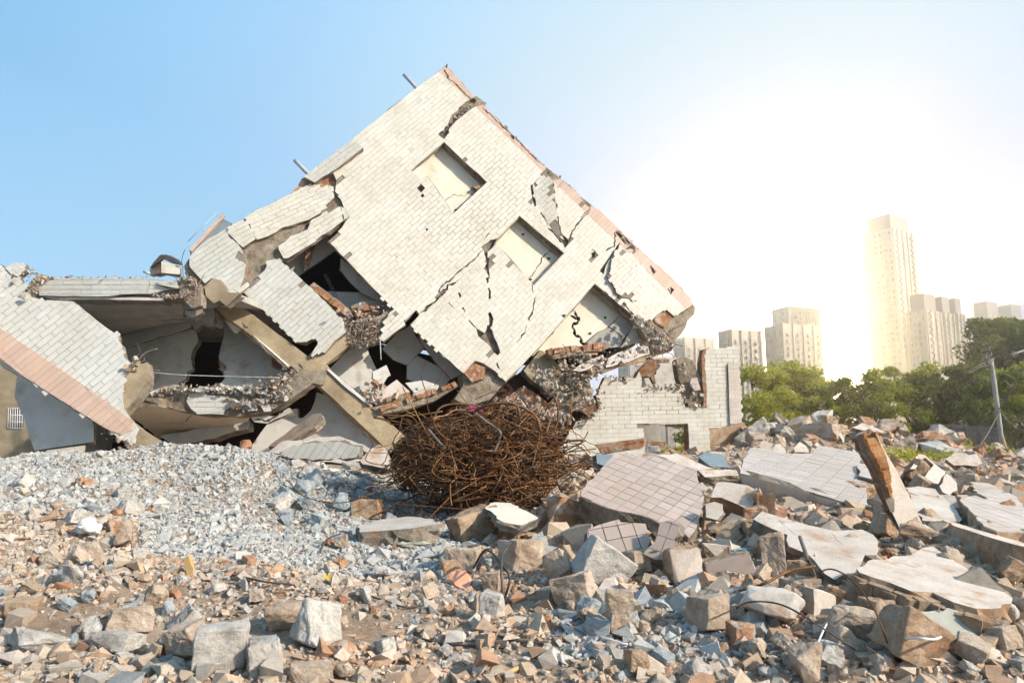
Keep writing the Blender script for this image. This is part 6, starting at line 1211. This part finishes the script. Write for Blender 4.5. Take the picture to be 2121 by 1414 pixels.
line('looped_cable', 'black cable arching over the stones right of the salmon painted shard', [gp('J', 1150, 630, .05), gp('J', 1230, 700, .35), U(*T('J', [(1330, 570)])[0], 7.2), U(*T('J', [(1380, 660)])[0], 7.0), gp('J', 1345, 850, .08)], .013, 'cable')
line('looped_cable', 'thin dark cable rising along the blocky stones to the tangled bars', [U(*T('J', [(1345, 850)])[0], 6.8), U(*T('J', [(1330, 540)])[0], 7.2), U(*T('J', [(1400, 420)])[0], 8.0), U(*T('J', [(1480, 340)])[0], 8.6), U(*T('J', [(1570, 290)])[0], 9.2)], .011, 'cable')
line('ground_cable', 'dark cable snaking through the middle foreground grit', [gp('J', 1160, 930), gp('J', 1220, 1000), gp('J', 1330, 1050), gp('J', 1450, 1080), gp('J', 1600, 1090)], .012, 'cable')
line('ground_cable', 'thin cable curving at the lower middle of the grit', [gp('J', 500, 790), gp('J', 600, 820), gp('J', 720, 860), gp('J', 820, 850)], .009, 'cable')
line('ground_cable', 'long dark wire along the lower foreground stones', [gp('J', 780, 1020), gp('J', 830, 1060), gp('J', 960, 1090), gp('J', 1200, 1110), gp('J', 1440, 1120)], .010, 'cable')
line('ground_cable', 'pale twisted wire in the lower foreground grit', [gp('J', 830, 860), gp('J', 830, 930), gp('J', 930, 1000), gp('J', 965, 1050), gp('J', 960, 1190)], .006, 'steel', 'wire')
line('bent_wire', 'thin wire arching over the broad white boulder', [gp('K', 740, 430, .02), U(*T('K', [(800, 385)])[0], 5.6), U(*T('K', [(900, 382)])[0], 5.5), U(*T('K', [(1000, 410)])[0], 5.4), U(*T('K', [(1150, 500)])[0], 5.3), gp('K', 1330, 640)], .007, 'cable', 'wire')
line('bent_wire', 'wire looping from the broken rod down past the beige block', [U(*T('K', [(1130, 250)])[0], 6.4), U(*T('K', [(1200, 225)])[0], 6.3), U(*T('K', [(1290, 270)])[0], 6.1), U(*T('K', [(1390, 390)])[0], 5.8), U(*T('K', [(1450, 520)])[0], 5.4), gp('K', 1480, 640)], .007, 'rust', 'wire')
line('bent_wire', 'dark bar bending from the rod down to the white boulder', [U(*T('K', [(1125, 212)])[0], 6.5), U(*T('K', [(1000, 235)])[0], 6.4), U(*T('K', [(870, 300)])[0], 6.2), gp('K', 740, 390, .1)], .012, 'rust', 'wire')
line('straight_rod', 'straight dark steel rod standing up from the plaster slab edge', [U(*T('K', [(1052, 72)])[0], 6.9), U(*T('K', [(1095, 190)])[0], 6.6), gp('K', 1135, 300)], .018, 'steel', 'rod')
line('straight_rod', 'grey pipe poking out beside the long narrow slab', [U(*T('K', [(1775, 122)])[0], 8.0), U(*T('K', [(1870, 220)])[0], 7.4), U(*T('K', [(1995, 278)])[0], 7.0)], .022, 'steel', 'pipe')
line('pale_wire', 'loose coil of pale wire in the lower right rubble', [gp('K', 1600, 700), gp('K', 1560, 640, .1), U(*T('K', [(1590, 555)])[0], 5.0), U(*T('K', [(1690, 560)])[0], 5.0), gp('K', 1730, 620, .1), gp('K', 1640, 660, .05), gp('K', 1480, 660)], .009, 'white_bag', 'wire')
line('pale_wire', 'pale thin wire running over the large rounded boulder', [gp('K', 1190, 540, .1), gp('K', 1170, 620, .15), gp('K', 1130, 720, .15), gp('K', 1080, 760)], .008, 'white_bag', 'wire')
line('pale_wire', 'long straight pale wire along the bottom right grit', [gp('K', 720, 650), gp('K', 900, 690), gp('K', 1100, 730), gp('K', 1190, 768)], .006, 'steel', 'wire')
line('striped_strap', 'black strap bent over a tan stone', [gp('J', 190, 520, .04), gp('J', 230, 480, .12), gp('J', 320, 452, .14)], .011, 'cable', 'strap')
line('dark_wire', 'thin dark wire crossing the gravel by the wooden stake', [gp('I', 1180, 815), gp('I', 1330, 850), gp('I', 1480, 880), gp('I', 1600, 890)], .010, 'cable', 'wire')
line('wooden_batten', 'pale batten lying at the bottom edge of the grit', [gp('J', 1300, 1310, .03), gp('J', 1510, 1210, .03)], .02, 'wood', 'wood')
line('thin_strip', 'thin white strip lying across the low grit right of centre', [gp('J', 1950, 1050), gp('J', 2060, 1085), gp('J', 2120, 1100)], .012, 'white_bag', 'strip')

# ================================================================= trees, fence, pole
def leaf_mat(name, c1, c2):
    m, nt, b = new_mat(name); rv = randval(nt); col = rgbmix(nt, rv, c1, c2)
    nt.links.new(col, b.inputs['Base Color']); b.inputs['Roughness'].default_value = .6
    b.inputs['Specular IOR Level'].default_value = 0.2
    tr = N(nt, 'ShaderNodeBsdfTranslucent'); nt.links.new(col, tr.inputs['Color']); mxs = N(nt, 'ShaderNodeMixShader'); mxs.inputs[0].default_value = .6
    out = nt.nodes['Material Output']; nt.links.new(b.outputs[0], mxs.inputs[1]); nt.links.new(tr.outputs[0], mxs.inputs[2]); nt.links.new(mxs.outputs[0], out.inputs['Surface'])
    return m
M['leaf'] = leaf_mat('tree_leaf', (0.20, 0.23, 0.02), (0.42, 0.42, 0.06)); M['leaf2'] = leaf_mat('bright_leaf', (0.28, 0.30, 0.03), (0.56, 0.52, 0.08)); M['leaf3'] = leaf_mat('dark_leaf', (0.10, 0.13, 0.02), (0.24, 0.26, 0.05))
M['bark'] = rough_mat('bark', [(0.3, (0.10, 0.07, 0.05)), (0.7, (0.22, 0.17, 0.12))], 4, 20, .4)
def leaves(centers, radii, per, leaf, seed, drop=0.25):
    g = np.random.default_rng(seed); C_ = np.repeat(np.array(centers), per, 0); R_ = np.repeat(np.array(radii), per, 0); n = len(C_)
    d = g.normal(size=(n, 3)); d /= np.linalg.norm(d, axis=1)[:, None]; rr = g.random((n, 1)) ** .45; P = C_ + d * rr * R_; P[:, 2] -= 0
    a = g.normal(size=(n, 3)); a /= np.linalg.norm(a, axis=1)[:, None]; b = np.cross(a, g.normal(size=(n, 3))); b /= np.linalg.norm(b, axis=1)[:, None]; s = leaf * g.uniform(.6, 1.3, (n, 1))
    V = np.stack([P - a * s, P - b * s * .5, P + a * s, P + b * s * .5], 1).reshape(-1, 3); F = np.arange(n * 4).reshape(n, 4)
    return V, F
def fast_mesh(name, V, F, mat, parent):
    me = bpy.data.meshes.new(name); me.vertices.add(len(V)); me.vertices.foreach_set('co', V.astype(np.float32).ravel()); k = F.shape[1]
    me.loops.add(F.size); me.loops.foreach_set('vertex_index', F.astype(np.int32).ravel()); me.polygons.add(len(F)); me.polygons.foreach_set('loop_start', np.arange(0, F.size, k, dtype=np.int32)); me.polygons.foreach_set('loop_total', np.full(len(F), k, dtype=np.int32))
    me.update(calc_edges=True); me.materials.append(mat); o = bpy.data.objects.new(name, me); return put(o, parent)
def tree(label, x, y, h, wd, mat, seed, group=None, per=260, clumps=34, low=.25):
    r = random.Random(seed); z0 = 1.0; t = thing('tree', label, 'tree', (x, y, z0), group); V, F = [], []
    tips = []
    base = Vector((x, y, z0)); top = Vector((x + r.uniform(-.3, .3), y, z0 + h * .55)); v, f = tube_arrays([base, base.lerp(top, .5) + Vector((r.uniform(-.15, .15), 0, 0)), top], [h * .028, h * .022, h * .014], 7); V += v; F += f
    C_, Rr = [], []
    for k in range(clumps):
        a = r.uniform(0, 6.28); q = r.random() ** .6; zz = z0 + h * (low + (1 - low) * r.random()); tp = (zz - z0) / h
        env = wd / 2 * (1.0 - max(0, tp - .55) ** 1.6 * 1.9) ; p = Vector((x + math.cos(a) * env * q, y + math.sin(a) * env * q * .8, zz)); s = h * r.uniform(.07, .13)
        C_.append(p); Rr.append((s * 1.25, s * 1.1, s * .8))
        if k % 3 == 0:
            s0 = base.lerp(top, r.uniform(.4, 1)); v, f = tube_arrays([s0, s0.lerp(p, .5) + Vector((0, 0, .2)), p], [h * .010, h * .007, h * .003], 4); b = len(V); V += v; F += [tuple(i + b for i in q_) for q_ in f]
    mesh_obj('trunk', V, F, M['bark'], t); v, f = leaves([c[:] for c in C_], Rr, per, h * .017 + .03, seed); fast_mesh('crown', v, f, M[mat], t)
def px_x(px, d): return U(px, 945, d).x
TR = [(1490, 52, 5.3, 6.4, 'leaf', 'round green tree just right of the low tiled building'), (1572, 50, 6.4, 6.6, 'leaf2', 'bright rounded tree, glowing in the low light behind the heap'), (1665, 56, 7.6, 6.5, 'leaf2', 'taller thin crowned tree left of the bright gap'),
      (1742, 54, 6.2, 5.2, 'leaf2', 'small airy tree at the bright gap between the towers'), (1820, 52, 6.4, 6.6, 'leaf', 'wide layered tree below the tallest tower'), (1905, 54, 7.0, 6.5, 'leaf', 'layered tree below the triple tower'),
      (1705, 53, 4.9, 4.6, 'leaf2', 'low tree at the foot of the bright gap, left half'), (1785, 53, 5.3, 5.4, 'leaf2', 'low tree at the foot of the bright gap, right half'), (1985, 52, 6.8, 6.0, 'leaf3', 'dark dense tree right of the layered trees'), (2060, 50, 6.6, 6.5, 'leaf3', 'shadowed tree behind the power pole'), (2140, 50, 6.8, 7, 'leaf', 'green tree at the right edge of the grove'), (2098, 66, 12.6, 7.4, 'leaf3', 'tall dark tree towering above the grove at the right'), (2190, 62, 11.0, 8, 'leaf3', 'second tall tree cut by the right edge'), (2230, 52, 7.2, 7, 'leaf', 'tree beyond the right edge of the grove')]
for k, (px, d, h, wd, mt, lab) in enumerate(TR): tree(lab, px_x(px, d), d, h, wd, mt, 500 + k, 'trees behind the rubble', per=330 if h > 10 else 260, clumps=60 if h > 10 else 40, low=.45 if h > 10 else .12)
v, f = leaves([(px_x(1480 + k * 17, 56), 56 + rng.uniform(-2, 2), 1.4 + rng.uniform(0, 1.8)) for k in range(52)], [(1.2, 1, 1.1)] * 52, 260, .15, 77)
o = fast_mesh('undergrowth', v, f, M['leaf3'], None); tag(o, 'dark undergrowth between the tree trunks', 'undergrowth', kind='stuff')
v, f = leaves([(px_x(px, d), d, H(px_x(px, d), d) + .15) for px, d in [(1845, 19), (1870, 19.5), (1890, 19), (1935, 20), (1960, 20.5), (2050, 24), (2075, 25), (1985, 24), (2110, 30), (1400, 26), (1385, 26), (1420, 26)]], [(.5, .4, .22)] * 12, 160, .05, 78)
o = fast_mesh('weeds', v, f, M['leaf2'], None); tag(o, 'low green weeds growing in the far rubble', 'weeds', kind='stuff')
# bare branches near the pole
for k, px in enumerate((2035, 2062, 2100)):
    t = thing('bare_shrub', ('thin bare shrub left of the power pole', 'thin bare shrub just behind the power pole', 'thin bare shrub right of the power pole')[k], 'shrub', (px_x(px, 40), 40, 1.0)); V, F = [], []; r = random.Random(k)
    for _ in range(26):
        p = Vector((px_x(px, 40), 40, 1.0)); d = Vector((r.uniform(-.8, .8), r.uniform(-.5, .5), 1)).normalized(); pts = [p]
        for _ in range(6): p = p + d * .55; d = (d + Vector((r.gauss(0, .3), r.gauss(0, .2), r.gauss(0, .2)))).normalized(); pts.append(p)
        v, f = tube_arrays(pts, [.035, .03, .022, .018, .014, .01, .006], 4); b = len(V); V += v; F += [tuple(i + b for i in q) for q in f]
    mesh_obj('branches', V, F, M['bark'], t)
# power pole
pb_, pt_ = U(*T('H', [(1985, 1170)])[0], 36), U(*T('H', [(1895, 470)])[0], 36)
PO = thing('power_pole', 'leaning concrete power pole with cross arms and wires, before the trees', 'pole', tuple(pb_))
tube('mast', [pb_, pb_.lerp(pt_, .5), pt_], [.11] * 7 + [.09] * 5 + [.08], 'soffit', PO, 10, 4)
for k, (a, b) in enumerate((((1830, 500), (1900, 440)), ((1850, 540), (1920, 470)))):
    tube('cross_arm', [U(*T('H', [a])[0], 35.8), U(*T('H', [b])[0], 35.8)], .03, 'steel', PO, 6, 2)
for x, y in ((1840, 490), (1865, 470), (1885, 415), (1900, 450), (1855, 530), (1880, 510)):
    p = U(*T('H', [(x, y)])[0], 35.7); tube('insulator', [p, p + Vector((0, 0, .18))], .03, 'soffit', PO, 6, 2)
for k, (a, b, d1) in enumerate((((1890, 440), (1885, 405), 35.8), ((1900, 470), (1640, 600), 60), ((1880, 500), (1640, 610), 60), ((1950, 820), (2121, 530), 35), ((1955, 830), (2040, 920), 35), ((1945, 850), (1785, 1110), 33), ((1975, 1010), (2035, 1165), 34), ((1990, 620), (2060, 660), 40))):
    A, B = U(*T('H', [a])[0], 35.9), U(*T('H', [b])[0], d1); tube('wire', [A, (A + B) / 2 - Vector((0, 0, .1)), B], .03 if k != 6 else .06, 'steel' if k != 6 else 'wood', PO, 5, 4)
LMP = thing('street_arm', 'curved lamp arm entering at the right edge above the grove', 'lamp', tuple(U(2125, 900, 38)))
tube('arm', [U(2140, 900, 38), U(2140, 740, 38), U(2100, 732, 38)], .05, 'pipe', LMP, 6, 4); tube('lamp_head', [U(2106, 733, 38), U(2098, 733, 38), U(2096, 738, 38)], .13, 'steel', LMP, 8, 3)
# fence
FE = thing('picket_fence', 'dark metal picket fence between the rubble heap and the power pole', 'fence', tuple(U(1990, 945, 40)))
A, B = T('H', [(1555, 1090), (1990, 1130)]); a, b = U(A[0], A[1], 40), U(B[0], B[1], 37)
for k in range(58):
    p = a.lerp(b, k / 57); q = p + Vector((0, 0, 1.35)); tube('picket', [p, q], .022 if k % 12 else .05, 'steel', FE, 4, 1)
for h in (.25, 1.15): tube('rail', [a + Vector((0, .03, h)), b + Vector((0, .03, h))], .03, 'steel', FE, 4, 1)
A = T('H', [(1768, 1075), (1820, 1075), (1822, 1115), (1770, 1115)]); pl = Plane(U(*A[0], 34), Vector((0, -1, 0)), 0)
o = panel('yellow_bin', None, A, pl, .4, tiled=False, front='yellow', side='yellow', back='yellow', jam=0); tag(center(o), 'small yellow bin before the picket fence', 'bin')

# ================================================================= towers
def tower_mat(name, c): return rough_mat(name, [(.3, tuple(x * .92 for x in c)), (.7, c)], .05, 1, .06, .05, .01, rough=.7)
M['tw'] = tower_mat('tower_render', (.62, .54, .45)); M['tw2'] = tower_mat('pale_tower_render', (.72, .65, .56))
m, nt, b = new_mat('window_glass'); nt.links.new(cramp(nt, randval(nt), [(0, (.18, .19, .2)), (.6, (.42, .41, .40)), (1, (.66, .62, .56))]), b.inputs['Base Color']); b.inputs['Roughness'].default_value = .3; M['glass'] = m; M['twdark'] = tower_mat('tower_crown', (.34, .31, .30))
def box_arr(V, F, c, ex, ey, hx, hy, z0, z1):
    b = len(V)
    for z in (z0, z1):
        for sx, sy in ((-1, -1), (1, -1), (1, 1), (-1, 1)): p = c + ex * (sx * hx) + ey * (sy * hy); V.append(Vector((p.x, p.y, z)))
    F += [(b, b + 3, b + 2, b + 1), (b + 4, b + 5, b + 6, b + 7)] + [(b + i, b + (i + 1) % 4, b + 4 + (i + 1) % 4, b + 4 + i) for i in range(4)]
def tower(label, px0, px1, pytop, d, yaw, mat='tw', depth=.8, storey=3.0, bays=7, crown=True, split=.65, base_z=1.0, fins=True):
    c = U((px0 + px1) / 2, 945, d); W = (px1 - px0) / FPX * d; ytop = U((px0 + px1) / 2, pytop, d).z; ex = Vector((math.cos(yaw), math.sin(yaw), 0)); ey = Vector((-math.sin(yaw), math.cos(yaw), 0))
    den = abs(math.cos(yaw)) + depth * abs(math.sin(yaw)); w2 = W / den / 2; d2 = w2 * depth
    t = thing('tower_block', label, 'tower', (c.x, c.y, base_z), 'residential towers on the skyline'); V, F = [], []; box_arr(V, F, c, ex, ey, w2, d2, base_z, ytop - (8 if crown else 0)); mesh_obj('wall', V, F, M[mat], t)
    if crown: V, F = [], []; box_arr(V, F, c, ex, ey, w2 * .8, d2 * .8, ytop - 8, ytop); mesh_obj('roof_crown', V, F, M['twdark'], t)
    zs = np.arange(base_z + 2, ytop - (9 if crown else 3), storey); V, F = [], []; V2, F2 = [], []; V3, F3 = [], []
    for face, (e, nrm_, half, off) in enumerate(((ex, -ey, w2, d2), (ey, ex, d2, w2), (-ey, -ex, d2, w2))):
        nb = max(3, int(bays * half / w2)); 
        for i in range(nb):
            u = (i + .5) / nb * 2 - 1
            for z in zs:
                cc = c + nrm_ * off + e * (u * half); box_arr(V, F, cc, e, nrm_, half / nb * (.62 if i % 3 else .4), .12, z, z + storey * .58)
            if i % 3 == 1:
                for z in zs: cc = c + nrm_ * (off + .5) + e * (u * half); box_arr(V2, F2, cc, e, nrm_, half / nb * .85, .6, z - .5, z + .45)
        for i in range(0, nb + 1, 2 if fins else 3):
            u = i / nb * 2 - 1; cc = c + nrm_ * (off + .35) + e * (u * half * .985); box_arr(V3, F3, cc, e, nrm_, .35, .45, base_z, ytop - (8 if crown else 0))
    o = mesh_obj('windows', V, F, M['glass'], t); o['kind'] = 'stuff'; o = mesh_obj('balconies', V2, F2, M[mat], t); o['kind'] = 'stuff'; mesh_obj('fins', V3, F3, M[mat], t)['kind'] = 'stuff'
tower('tallest slim tower block, right of the bright gap', 1826, 1930, 455, 360, R(33), 'tw2', .75, bays=9)
tower('front slab of the triple tower right of the tallest one', 1908, 1972, 612, 330, R(30), 'tw', .7, bays=6); tower('middle slab of the triple tower', 1955, 1998, 617, 345, R(30), 'tw', .9, bays=4); tower('rear slab of the triple tower', 1988, 2022, 620, 360, R(30), 'tw', .9, bays=4)
tower('grey blue tower peeping over the tall dark tree', 2046, 2100, 628, 420, R(25), 'tw', .8, bays=6); tower('grey tower cut by the right edge', 2098, 2150, 634, 430, R(25), 'tw', .8, bays=6)
tower('low boxy grid tower right of the roofless building', 1505, 1586, 686, 300, R(20), 'tw', .5, bays=9, crown=False, fins=False); tower('broad grid tower washed out by the glare', 1604, 1712, 676, 320, R(20), 'tw', .5, bays=11, crown=False, fins=False); tower('taller tower hidden in the glare', 1622, 1712, 640, 380, R(20), 'tw2', .6, bays=7, crown=False)
tower('grid tower half hidden behind the roofless building', 1408, 1484, 702, 340, R(20), 'tw', .5, bays=8, crown=False, fins=False); tower('low pale office block seen under the toppled corner', 1290, 1420, 742, 330, R(15), 'tw', .4, bays=9, crown=False, fins=False)

# ================================================================= haze
me = bpy.data.meshes.new('haze'); bm = bmesh.new(); bmesh.ops.create_cube(bm, size=1); bm.to_mesh(me); bm.free()
hz = bpy.data.objects.new('haze', me); COL.objects.link(hz); hz.scale = (520, 560, 128); hz.location = (93, 210, 62.5); hz['kind'] = 'stuff'
m = bpy.data.materials.new('haze_air'); m.use_nodes = True; nt = m.node_tree; nt.nodes.clear(); pv = N(nt, 'ShaderNodeVolumePrincipled'); pv.inputs['Density'].default_value = HAZE; pv.inputs['Color'].default_value = (1, .96, .90, 1); pv.inputs['Anisotropy'].default_value = .84
o_ = N(nt, 'ShaderNodeOutputMaterial'); nt.links.new(pv.outputs[0], o_.inputs['Volume']); me.materials.append(m)
